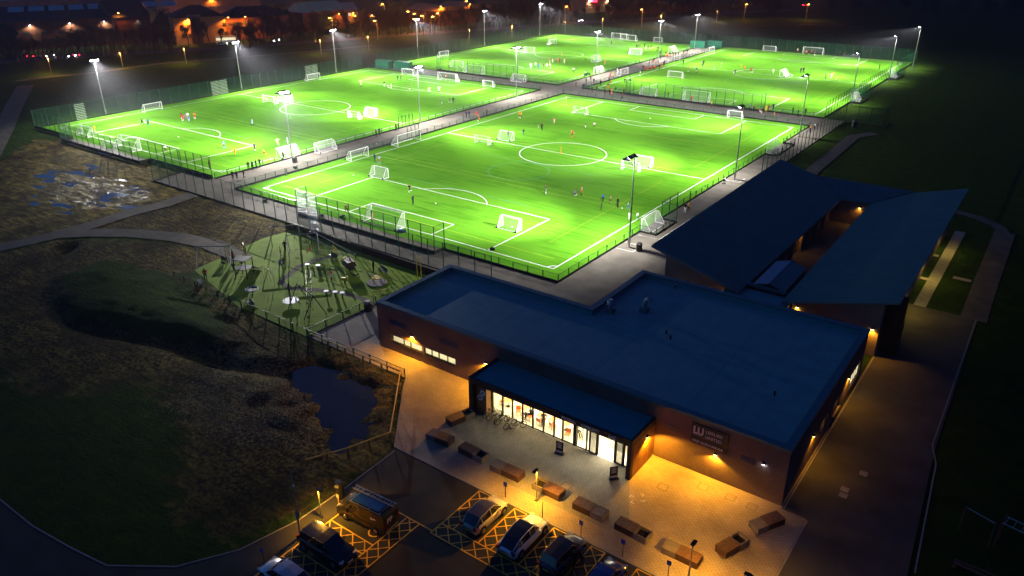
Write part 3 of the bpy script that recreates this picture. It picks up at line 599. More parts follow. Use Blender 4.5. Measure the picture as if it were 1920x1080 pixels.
# interior shell
MB().box(14.2, GY-.05, -.02, 29.6, -24, .012).build('cafe_floor', 'floor_pale', pv)
MB().box(CX0+.3, -24, 0, 29.7, -23.9, 3.28).build('cafe_wall', 'interior_white', pv); MB().box(23.9, -31.6, 0, 24.0, -24, 3.28).build('partition', 'interior_white', pv)
MB().box(14.1, GY+.3, 0, 14.2, -24, 3.28).build('cafe_wall', 'interior_white', pv); MB().box(29.6, GY+.3, 0, 29.7, -24, 3.28).build('cafe_wall', 'interior_white', pv)
MB().box(26.3, -30.9, 0, 27.9, -30.8, 2.9).build('lobby_screen', 'interior_white', pv)
MB().box(CX0+.3, -32.4, 3.27, 29.7, -24, 3.29).build('ceiling', 'interior_white', pv)
lamp('AREA', pv, (19, -30.0, 3.2), 1500, (1, .8, .42), (9, 3.5), (0, 0, -1), name='ceiling_light')
lamp('AREA', pv, (26.8, -31.6, 3.2), 850, (1, .86, .55), (4.5, 1.3), (0, 0, -1), name='ceiling_light')
# lettering on the cafe fascia
rx = (math.pi/2, 0, 0)
MB().box(22.8, CY-.03, 3.43, 29.2, CY-.002, 3.97).build('sign_strip', 'sign_board', pv)
for txt, x, xs in (('FOOTBALL', 23.05, .72), ('COMMUNITY', 25.05, .72), ('CAFÉ', 27.75, .72)): lettering(txt, .42, 'lettering', pv, (x, CY-.045, 3.55), rx, xs=xs, bold=.03)
# logo board
lb = thing('logo_sign', 'dark wall sign reading LU LEISURE UNITED DERBY RACECOURSE HUB', 'sign', (33.3, Y0-.1, 2.92))
MB().box(0, 0, .66, 3.2, .08, 2.0).build('upper_board', 'sign_board', lb); MB().box(0, 0, 0, 3.2, .08, .62).build('lower_board', 'sign_board', lb)
lettering('LU', .98, 'logo_letters', lb, (.16, -.02, 1.02), rx, bold=.05, xs=.8); lettering('LEISURE', .42, 'lettering', lb, (1.25, -.02, 1.4), rx, bold=.01, xs=1.0); lettering('UNITED', .42, 'lettering', lb, (1.25, -.02, .88), rx, bold=.02, xs=.98)
lettering('DERBY RACECOURSE HUB', .3, 'lettering', lb, (.16, -.02, .2), rx, bold=.03, xs=.76)
# two hexagon emblem plates on the pier left of the cafe glazing
for x, z in ((13.75, 2.35), (13.45, 1.75)):
    hx = thing('hexagon_sign', 'upper pale hexagon plate with green mark by the bicycles' if z > 2 else 'lower pale hexagon plate on the pier by the bicycles', 'sign', (x, CY+.56, z))
    pts = [(.34*math.cos(R(60*k)), .34*math.sin(R(60*k))) for k in range(6)]
    MB().add([(a, 0, b) for a, b in pts]+[(a, -.04, b) for a, b in pts], [(6, 7, 8, 9, 10, 11)]+[(k, (k+1) % 6, 6+(k+1) % 6, 6+k) for k in range(6)]).build('plate', 'white_paint', hx)
    MB().tube((0, -.045, 0), (0, -.055, 0), .13, .13, 10).build('mark', 'cloth_green', hx)
wall_lamp('bright amber lamp above the left strip windows', 1.1, Y0, 2.85, 0, -1, 1700)
wall_lamp('amber lamp tucked behind the left end of the cafe canopy', 11.2, Y0, 2.95, 0, -1, 1900)
wall_lamp('amber lamp on the timber side of the cafe box', 30.0, -31.1, 2.9, 1, 0, 1900)
wall_lamp('amber lamp under the LEISURE UNITED sign', 35.6, Y0, 2.55, 0, -1, 1700)
wall_lamp('small cool white lamp at the right end of the front wall', 39.6, Y0, 3.4, 0, -1, 4, 'lamp_cool', (.8, .85, 1))
wall_lamp('amber lamp on the right side wall, nearest the front corner', X2, -22.4, 2.8, 1, 0, 330)
wall_lamp('amber lamp on the right side wall beyond the middle window', X2, -11.2, 3.0, 1, 0, 330)
# roof plant
def vent(px, py, label, kind):
    p = G(px, py, RZ); t = thing('roof_vent', label, 'roof vent', (p.x, p.y, RZ))
    MB().box(-.42, -.42, 0, .42, .42, .5).build('curb', 'coping', t); MB().tube((0, 0, .5), (0, 0, 1.0), .24, .24, 12).build('stub', 'galvanised', t)
    if kind: MB().tube((0, 0, 1.0), (0, 0, 1.45), .42, .28, 12).tube((0, 0, 1.45), (0, 0, 1.5), .3, .02, 12).build('cowl', 'galvanised', t)
    else:
        b = MB(); pr = [Vector((.45-.45*math.cos(a), 0, 1.0+.5*math.sin(a))) for a in [k*math.pi*.8/7 for k in range(8)]]
        for a, c in zip(pr, pr[1:]): b.tube(a, c, .27, .27, 12)
        b.build('cowl', 'galvanised', t)
vent(1144, 585, 'upright roof vent with tapered cowl by the inner roof corner', 1); vent(1208, 584, 'hooked gooseneck roof vent with shiny curved cowl', 0)
for px, py, l_ in ((1249, 626, 'stubby dark pipe on the roof, left of two close together'), (1257, 636, 'stubby dark pipe on the roof, right of two close together'), (1452, 741, 'lone thin pipe on the roof above the sign wall'), (1266, 541, 'small pipe by the rear roof edge')):
    p = G(px, py, RZ); t = thing('roof_pipe', l_, 'pipe', (p.x, p.y, RZ)); MB().tube((0, 0, 0), (0, 0, .5), .09, .09, 8).build('stack', 'dark_metal', t); MB().tube((0, 0, .5), (0, 0, .58), .13, .13, 8).build('cap', 'galvanised', t)

# ------------------------------------------------------------------ changing block with two folded metal roofs
cb = thing('changing_block', 'long building with two tilted dark blue metal roofs round a narrow yard', 'building', (0, 0, 0))
def rib_roof(poly, plane, name, m, spacing=.45, ribdir='x'):
    """poly: outline in plan; plane(x,y)->z; ribs as small raised battens following the slope"""
    b = MB(); n = len(poly); th = .22
    b.add([(x, y, plane(x, y)) for x, y in poly]+[(x, y, plane(x, y)-th) for x, y in poly], [tuple(range(n)), tuple(range(2*n-1, n-1, -1))]+[(k, n+k, n+(k+1) % n, (k+1) % n) for k in range(n)])
    rf = b.build(name, m, cb); r = MB()
    lo, hi = (min(p[1] for p in poly), max(p[1] for p in poly)) if ribdir == 'x' else (min(p[0] for p in poly), max(p[0] for p in poly))
    k = lo+.2
    while k < hi-.1:
        xs = []
        for i in range(n):
            a, c = poly[i], poly[(i+1) % n]; ia, ic = (a[1], c[1]) if ribdir == 'x' else (a[0], c[0])
            if (ia > k) != (ic > k):
                t_ = (k-ia)/(ic-ia); xs.append(a[0]+(c[0]-a[0])*t_ if ribdir == 'x' else a[1]+(c[1]-a[1])*t_)
        if len(xs) == 2:
            s0, s1 = min(xs), max(xs)
            P = [(s0, k), (s1, k)] if ribdir == 'x' else [(k, s0), (k, s1)]
            z0, z1 = plane(*P[0]), plane(*P[1]); e = .075
            if ribdir == 'x': r.add([(s0, k-e, z0), (s0, k+e, z0), (s1, k+e, z1), (s1, k-e, z1), (s0, k-e*.6, z0+.1), (s0, k+e*.6, z0+.1), (s1, k+e*.6, z1+.1), (s1, k-e*.6, z1+.1)], [(4, 7, 6, 5), (0, 3, 7, 4), (1, 5, 6, 2), (0, 4, 5, 1), (3, 2, 6, 7)])
            else: r.add([(k-e, s0, z0), (k+e, s0, z0), (k+e, s1, z1), (k-e, s1, z1), (k-e*.6, s0, z0+.1), (k+e*.6, s0, z0+.1), (k+e*.6, s1, z1+.1), (k-e*.6, s1, z1+.1)], [(4, 5, 6, 7), (0, 4, 7, 3), (1, 2, 6, 5), (0, 1, 5, 4), (3, 7, 6, 2)])
        k += spacing
    o = r.build('roof_rib', m, rf); stuff(o); return rf
plA = lambda x, y: 7.3-(x-14.9)*(3.25/11.7); plB = lambda x, y: 4.05+(x-31.2)*(3.3/12.0); plC = lambda x, y: 4.1+(y-41.6)*(1.5/5.6)
rib_roof([(14.9, -1.0), (26.4, -1.0), (26.75, 41.5), (21.5, 47.2), (14.8, 47.2)], plA, 'roof', 'roof_sheet')
rib_roof([(31.3, -.6), (43.2, -.6), (43.1, 47.2), (35.8, 47.2), (31.0, 41.8)], plB, 'roof', 'roof_sheet')
rib_roof([(26.8, 41.6), (31.0, 41.9), (35.7, 47.15), (21.6, 47.15)], lambda x, y: plC(x, y)-.03, 'roof', 'roof_sheet', .45, 'y')
def slopewall(x0, x1, y0, y1, pl, name='wall', m='pale_brick'):
    P = [(x0, y0), (x1, y0), (x1, y1), (x0, y1)]
    MB().add([(x, y, 0) for x, y in P]+[(x, y, pl(x, y)-.24) for x, y in P], [(3, 2, 1, 0), (4, 5, 6, 7), (0, 1, 5, 4), (1, 2, 6, 5), (2, 3, 7, 6), (3, 0, 4, 7)]).build(name, m, cb)
slopewall(16.4, 25.2, .3, 46, plA); slopewall(32.3, 41.7, .4, 46, plB); slopewall(25.3, 32.2, 42.5, 46, plC)
MB().box(16.39-.0, .26, 0, 17.4, .298, 3.0).build('door', 'timber_dark', cb); MB().box(17.5, .24, 0, 18.9, .296, 2.9).build('shutter', 'dark_metal', cb)
slopewall(41.75, 43.6, 2.0, 2.6, lambda x, y: 7.1, 'screen_wall', 'dark_metal'); slopewall(41.75, 43.3, 2.65, 6.0, lambda x, y: 2.6, 'bin_store', 'dark_metal')
for k in range(9): MB().box(25.25, 6+k*4.0, 0, 25.75, 6.55+k*4.0, 3.9).build('pier', 'pale_brick', cb)
for k in range(9): MB().box(25.21, 7.4+k*4.0, .9 if k % 2 else 0, 25.26, 9.0+k*4.0, 2.6).build('shutter', 'timber_dark', cb)
flat('yard', rect(25.3, 1, 32.2, 42.4), .012, 'walkway')
# small gabled link roof
b = MB(); A = [(26.95, 2.3, 4.15), (28.9, 1.9, 4.75), (30.8, 2.2, 4.15)]; B_ = [(26.9, 10.8, 4.15), (28.85, 10.6, 4.75), (30.7, 10.5, 4.15)]
MB().add([A[0], A[1], B_[1], B_[0]], [(0, 1, 2, 3)]).build('link_roof', 'roof_pale', cb); MB().add([A[1], A[2], B_[2], B_[1]], [(0, 1, 2, 3)]).build('link_roof', 'roof_sheet', cb)
MB().tube((28.9, 1.9, 4.79), (28.85, 10.6, 4.79), .07, .07, 6).build('ridge', 'roof_pale', cb)
MB().box(25.9, 1.8, 3.95, 31.0, 2.1, 4.3).build('fascia', 'coping', cb); MB().box(27.1, 2.6, 0, 30.6, 10.4, 4.1).build('link_wall', 'pale_brick', cb)
MB().box(24.5, -4.7, 0, 31.9, 1.7, 3.35).build('link_block', 'pale_brick', cb); MB().box(24.4, -4.74, 3.36, 32, 1.75, 3.6).build('link_deck', 'membrane', cb)
wall_lamp('amber lamp at the left corner of the rear block, over the paving', 16.4, .9, 3.0, -1, 0, 160, group='lamps on the rear block')
wall_lamp('amber lamp right of the dark shutter on the rear block', 19.6, .3, 3.1, 0, -1, 240, group='lamps on the rear block')
wall_lamp('amber lamp at the low end of the left tilted roof', 24.4, .3, 3.3, 0, -1, 220, group='lamps on the rear block')
wall_lamp('amber lamp at the low end of the right tilted roof', 32.9, .4, 3.5, 0, -1, 260, group='lamps on the rear block')
wall_lamp('amber lamp at the rear corner by the service road', 41.0, .4, 3.2, 0, -1, 500, group='lamps on the rear block')
for y, p in ((14, 420), (26, 420), (38, 380)): wall_lamp({14: 'amber lamp under the right eave, nearest of three', 26: 'amber lamp under the right eave, middle of three', 38: 'amber lamp under the right eave, farthest of three'}[y], 41.7, y, 3.2, 1, 0, p, col=(1, .72, .12), group='lamps under the right eave', tilt=28)
wall_lamp('amber lamp at the far end of the narrow yard', 29.5, 42.5, 2.9, 0, -1, 90, group='lamps in the yard'); wall_lamp('amber lamp beside the yard piers', 25.2, 25, 3.1, 1, 0, 60, group='lamps in the yard')

# ------------------------------------------------------------------ cafe furniture
def chair(px, py, label, rz=0):
    p = G(px, py); t = thing('cafe_chair', label, 'chair', (p.x, max(p.y, -31.9), .013), rz, 'cafe chairs')
    MB().box(-.24, -.24, .43, .24, .24, .5).build('seat', 'orange_plastic', t); MB().add([(-.24, .2, .5), (.24, .2, .5), (.26, .3, .88), (-.26, .3, .88), (-.24, .24, .5), (.24, .24, .5), (.26, .34, .88), (-.26, .34, .88)], [(0, 1, 2, 3), (7, 6, 5, 4), (0, 4, 5, 1), (3, 2, 6, 7), (0, 3, 7, 4), (1, 5, 6, 2)]).build('backrest', 'orange_plastic', t)
    for a in (-.2, .2):
        for c in (-.2, .2): MB().tube((a, c, .44), (a*1.2, c*1.2, 0), .018, n=5).build('leg', 'dark_metal', t)
def table(px, py, label):
    p = G(px, py); t = thing('cafe_table', label, 'table', (p.x, max(p.y, -31.7), .013), 0, 'cafe tables')
    MB().box(-.35, -.35, .71, .35, .35, .75).build('top', 'table_top', t); MB().tube((0, 0, .05), (0, 0, .71), .035).build('stem', 'dark_metal', t); MB().tube((0, 0, 0), (0, 0, .05), .22, .2, 10).build('foot', 'dark_metal', t)
chair(941, 758, 'orange cafe chair in the second lit window bay', .5); table(933, 750, 'orange cafe table at the back of the second window bay'); table(953, 762, 'cafe table in the third window bay behind the dark post')
chair(972, 778, 'orange chair under the seated visitor in the fourth window bay', .6); chair(994, 788, 'orange chair under the second seated visitor', -.3); table(985, 776, 'cafe table between the two seated visitors')
table(1015, 790, 'orange topped cafe table alone in the sixth window bay'); chair(1012, 796, 'orange chair before the table in the sixth window bay', 3.0); table(1036, 798, 'orange topped cafe table in the seventh window bay'); chair(1036, 804, 'orange chair in the seventh window bay', 2.7)
table(1062, 806, 'cafe table beside the seated visitor under the FOOTBALL lettering'); chair(1061, 824, 'orange chair low in the bay under the FOOTBALL lettering', .2)

# ------------------------------------------------------------------ plaza benches with planters
def bench(cx, cy_, ang, L, timber_first, label, cover=False, wd=1.1, h=.62):
    t = thing('planter_bench', label, 'bench', (cx, cy_, 0), ang, 'timber benches with planters along the plaza')
    s = 1 if timber_first else -1; mid = L*.1*s
    xa, xb = (-L/2, mid) if timber_first else (mid, L/2); pa, pb = (mid, L/2) if timber_first else (-L/2, mid)
    MB().box(xa, -wd/2+.03, 0, xb-.002, wd/2-.03, h-.06).build('bench_block', 'timber_dark', t)
    n = 6; st = wd/n
    for k in range(n): MB().box(xa-.02, -wd/2+k*st+.012, h-.058, xb-.004, -wd/2+(k+1)*st-.012, h).build('slat', 'timber', t)
    b = MB(); e = .1
    b.box(pa, -wd/2, 0, pb, -wd/2+e, h-.05).box(pa, wd/2-e, 0, pb, wd/2, h-.05).box(pa, -wd/2+e, 0, pa+e, wd/2-e, h-.05).box(pb-e, -wd/2+e, 0, pb, wd/2-e, h-.05)
    b.build('planter_box', 'concrete', t)
    MB().box(pa+e, -wd/2+e, 0, pb-e, wd/2-e, h-.07 if cover else .3).build('planter_lid' if cover else 'soil', 'concrete' if cover else 'soil', t)
bench(12.6, -35.4, R(74), 2.7, True, 'bench with planter beside the cafe corner post, timber end nearest the camera')
bench(13.2, -39.0, R(4), 2.5, False, 'bench whose left planter lies in deep shadow, left end of the kerb row', True)
bench(17.1, -38.95, R(-2), 2.8, True, 'bench with open dark planter on its right, third from the left')
bench(21.0, -39.2, 0, 3.0, False, 'pale timber topped bench with faded planter left, near the small kerb sign', True)
bench(25.2, -39.1, R(-1), 2.7, False, 'bench with dark planter on its left beside the short yellow lamp post')
bench(29.3, -39.2, 0, 2.8, True, 'bench with covered planter on its right, between two kerb signs', True)
bench(33.2, -39.3, R(-2), 2.8, True, 'bench with open planter on its right, second from the right in the kerb row')
bench(37.3, -39.4, R(-1), 2.9, False, 'bench behind the rightmost yellow lamp post', True)
bench(40.0, -36.3, R(70), 2.6, True, 'bench with dark square planter hole turned away from the kerb')
bench(41.3, -32.4, R(60), 2.7, False, 'bench half lit orange by the corner of the front wall', True)

# ------------------------------------------------------------------ short lamp posts, signs, bins, boards
def column(x, y, h, label, power, px_aim=(0, .5), col=(1, .46, .025), hd=(0, 1)):
    t = thing('lamp_post', label, 'lamp post', (x, y, 0), 0, 'short lamp posts round the car park')
    MB().tube((0, 0, 0), (0, 0, h*.4), .06, .06, 8).tube((0, 0, h*.4), (0, 0, h), .042, .04, 8).build('column', 'galvanised', t); MB().box(-.13, -.13, 0, .13, .13, .05).build('base', 'dark_metal', t)
    a = math.atan2(hd[1], hd[0]); hd_ = MB().cbox((.2, 0, 0), (.6, .28, .1)).build('lantern', 'dark_metal', t, (0, 0, h+.05), a)
    MB().cbox((.25, 0, -.058), (.4, .2, .012)).build('lens', 'lamp_amber', hd_)
    lamp('SPOT', t, (hd[0]*.25, hd[1]*.25, h-.06), power, col, .08, (hd[0]*.3, hd[1]*.3, -1), 156, .6, 'lamp_light')
column(25.0, -40.6, 3.1, 'short yellow lit lamp post between the benches, middle of the plaza edge', 2600, hd=(0, -1))
column(38.6, -41.0, 3.1, 'short yellow lamp post before the rightmost kerb bench', 1200, hd=(0, 1))
column(42.6, -41.4, 3.1, 'short lamp post cut by the bottom edge of the picture', 1100, hd=(1, 0))
column(12.2, -52.3, 2.8, 'short yellow lamp post by the grass, left of the van', 1700, hd=(1, 0))
t = thing('lighting_column', 'tall thin camera column at the left edge of the car park', 'pole', (12.55, -54.7, 0)); MB().tube((0, 0, 0), (0, 0, 2.2), .09, .09, 8).tube((0, 0, 2.2), (0, 0, 6.4), .06, .045, 8).build('column', 'galvanised', t); MB().box(-.14, -.1, 1.9, .14, .1, 2.5).build('control_box', 'kerb_stone', t); MB().tube((.0, 0, 5.0), (.12, 0, 4.9), .1, .12, 8).build('camera', 'white_paint', t)
def baysign(px, py, h, label, face=1):
    p = G(px, py); t = thing('bay_sign', label, 'sign', (p.x, p.y, 0), 0, 'small blue bay signs along the kerb')
    MB().tube((0, 0, 0), (0, 0, h), .03, n=6).build('post', 'dark_metal', t)
    if face: MB().box(-.17, -.05, h-.28, .17, -.032, h+.14).build('plate', 'blue_sign', t)
baysign(948, 932, 1.45, 'small blue bay sign nearest the pale timber bench'); baysign(1017, 972, 1.7, 'bare thin post behind the white car', 0); baysign(1089, 1007, 1.5, 'small blue bay sign behind the graphite car'); baysign(1167, 1043, 1.5, 'small blue bay sign behind the empty hatched bay'); baysign(1252, 1083, 1.5, 'small blue bay sign above the blue car at the bottom')
baysign(497, 1063, 1.7, 'small sign on a thin post at the dark grass edge'); p = G(636, 950); t = thing('bay_sign', 'small pale plate on a post under the dark round litter bin', 'sign', (p.x, p.y, 0)); MB().tube((0, 0, 0), (0, 0, 1.25), .035).build('post', 'yellow_paint', t); MB().box(-.16, -.06, .95, .16, -.04, 1.3).build('plate', 'kerb_stone', t)
def bin_(px, py, h, wd, label):
    p = G(px, py); t = thing('litter_bin', label, 'bin', (p.x, p.y, 0), .4, 'black litter bins')
    MB().tube((0, 0, 0), (0, 0, h*.78), wd*.46, wd*.5, 10).build('body', 'bin_black', t); MB().tube((0, 0, h*.78), (0, 0, h), wd*.52, wd*.34, 10).build('hood', 'bin_black', t); MB().box(-wd*.2, -wd*.53, h*.8, wd*.2, -wd*.4, h*.92).build('slot', 'kerb_stone', t)
bin_(1198, 470, 1.25, .9, 'black litter bin by the foot of the nearest floodlight mast'); bin_(691, 582, 1.3, 1.1, 'black litter bin at the playground corner by the yellow gate'); bin_(553, 304, 1.2, 1.1, 'black litter bin at the foot of a mast on the central walkway'); bin_(1601, 238, 1.6, 1.2, 'dark bin unit at the end of the right hand path'); bin_(638, 932, 1.6, .8, 'dark round litter bin at the grass edge near the van')
def aboard(px, py, rz, label):
    p = G(px, py); t = thing('pavement_sign', label, 'sign', (p.x, p.y, .01), rz, 'pavement signs outside the cafe')
    MB().box(-.42, -.2, 0, .42, .2, .09).build('base', 'dark_metal', t); MB().box(-.36, -.03, .12, .36, .03, 1.25).build('panel', 'sign_board', t)
    for k, (ww, z_) in enumerate(((.4, 1.05), (.5, .9), (.36, .75), (.45, .62))): MB().box(-ww/2, -.04, z_, ww/2, -.031, z_+.07).build('print', 'letter', t)
    MB().box(-.3, -.045, .12, .3, -.032, .3).build('print', 'white_paint', t)
aboard(1049, 850, .1, 'dark pavement sign below the FOOTBALL lettering'); aboard(1150, 897, .9, 'dark pavement sign by the right hand doors, seen edge on')

# ------------------------------------------------------------------ bicycles
def bike(x, y, rz, label, c='cloth_white'):
    t = thing('bicycle', label, 'bicycle', (x, y, 0), rz, 'bicycles parked by the cafe window')
    for s in (-.52, .52):
        b = MB(); pr = [(s+.33*math.cos(a), 0, .34+.33*math.sin(a)) for a in [2*math.pi*k/14 for k in range(15)]]
        b.path(pr, .03, 5); wh = b.build('wheel', 'tyre', t); sp_ = MB()
        for k in range(6): a = math.pi*k/6; sp_.tube((s-.31*math.cos(a), 0, .34-.31*math.sin(a)), (s+.31*math.cos(a), 0, .34+.31*math.sin(a)), .006, n=3)
        sp_.build('spokes', 'rim', wh)
    MB().path([(-.52, 0, .34), (-.05, 0, .32), (.36, 0, .78), (-.18, 0, .82), (-.52, 0, .34)], .022, 6).path([(-.05, 0, .32), (-.2, 0, .9)], .02).path([(.36, 0, .86), (.52, 0, .34)], .02).build('frame', c, t)
    MB().box(-.32, -.06, .9, -.08, .06, .96).build('saddle', 'tyre', t); MB().path([(.3, -.26, .98), (.36, 0, .94), (.3, .26, .98)], .018).build('handlebar', 'dark_metal', t)
bike(14.7, -33.3, R(60), 'leftmost bicycle of the tight cluster by the pier', 'cloth_grey'); bike(15.1, -33.35, R(70), 'second bicycle in the cluster, dark frame', 'cloth_black'); bike(15.6, -33.4, R(100), 'third bicycle in the cluster, white frame'); bike(16.2, -33.5, R(65), 'bicycle just right of the cluster', 'cloth_black'); bike(17.2, -33.6, R(80), 'separate bicycle nearest the camera below the fourth bay', 'cloth_grey'); bike(17.9, -33.3, R(50), 'rightmost bicycle leaning alone on the glazing', 'cloth_black')
t = thing('cycle_stand', 'steel cycle stand loops under the bicycles', 'cycle stand', (14.4, -33.2, 0))
for k in range(4): MB().path([(k*.95, -.3, 0), (k*.95, -.3, .75), (k*.95, .3, .75), (k*.95, .3, 0)], .025).build('loop', 'galvanised', t)

# ------------------------------------------------------------------ painted bays
def bay_paint():
    z = .0; b = MB(); k = [0]
    def ln(a, c, w_=.1): k[0] += 1; b.strip([a, c], w_, -.02+.006+.0004*k[0])
    def hatch(x0, y0, x1, y1, step=1.3, both=True):
        """chevron net of crossing diagonals inside a rectangle, with border"""
        for p, q in (((x0, y0), (x1, y0)), ((x0, y1), (x1, y1)), ((x0, y0), (x0, y1)), ((x1, y0), (x1, y1))): ln(p, q)
        w_, h_ = x1-x0, y1-y0
        for s in ((1, -1) if both else (1,)):
            d = -max(w_, h_)*2
            while d < max(w_, h_)*3:
                # line y = y0 + d + s*(x-x0)
                pts = []
                for xx in (x0, x1):
                    yy = y0+d+s*(xx-x0)
                    if y0-1e-6 <= yy <= y1+1e-6: pts.append((xx, yy))
                for yy in (y0, y1):
                    xx = x0+(yy-y0-d)/s
                    if x0+1e-6 < xx < x1-1e-6: pts.append((xx, yy))
                if len(pts) == 2 and math.dist(*pts) > .3: ln(pts[0], pts[1], .085)
                d += step
    # right group, noses to the kerb
    hatch(20.45, -47.2, 21.6, -42.4); hatch(24.1, -47.2, 25.3, -42.4); hatch(27.9, -47.2, 29.1, -42.4); hatch(31.3, -47.2, 32.5, -42.4); hatch(35.2, -47.2, 36.4, -42.4); hatch(20.45, -48.5, 36.4, -47.2)
    # left group
    hatch(13.1, -53.2, 17.8, -52.1); hatch(13.1, -56.9, 17.8, -55.8); hatch(17.8, -60.5, 19.1, -48.3, 1.15)
    ln((13.1, -61), (13.1, -48.3)); ln((13.1, -48.3), (20.4, -48.3), .1)
    struct(b.build('bay_marking', 'yellow_paint'))
    # wheelchair symbol arc beside the van
    struct(MB().strip(circle_pts(16.9, -51.0, .5, R(120), R(330), 14), .12, .012).strip([(16.3, -50.4), (16.9, -50.5)], .12, .013).build('wheelchair_symbol', 'yellow_paint'))
bay_paint()
im = MB()
for a_, b_ in ((0, 0), (0, 1), (1, 0), (1, 1)):
    c = G(1183+24*a_, 929+8*b_*1.6+a_*-1); s0, s1 = (1 if a_ == 0 else -1), (1 if b_ else -1)
    im.strip([(c.x, c.y), (c.x+.28*s0, c.y)], .05, .012).strip([(c.x, c.y), (c.x, c.y+.28*s1)], .05, .013)
struct(im.build('inspection_mark', 'line_white'))
# service covers in the plaza
for q, l_ in (((1243, 913), 'square paving cover nearest the cafe box'), ((1318, 913), 'square paving cover under the sign'), ((1370, 933), 'square paving cover right of the sign'), ((1410, 950), 'square paving cover by the cool white lamp'), ((1062, 911), 'small gully cover between the benches and pavement sign')):
    p = G(*q); t = thing('paving_cover', l_, 'manhole cover', (p.x, p.y, .002)); MB().strip([(-.38, -.38), (.38, -.38), (.38, .38), (-.38, .38), (-.38, -.40)], .05, .006).build('frame', 'asphalt_old', t); MB().box(-.34, -.34, 0, .34, .34, .005).build('infill', 'paving', t)

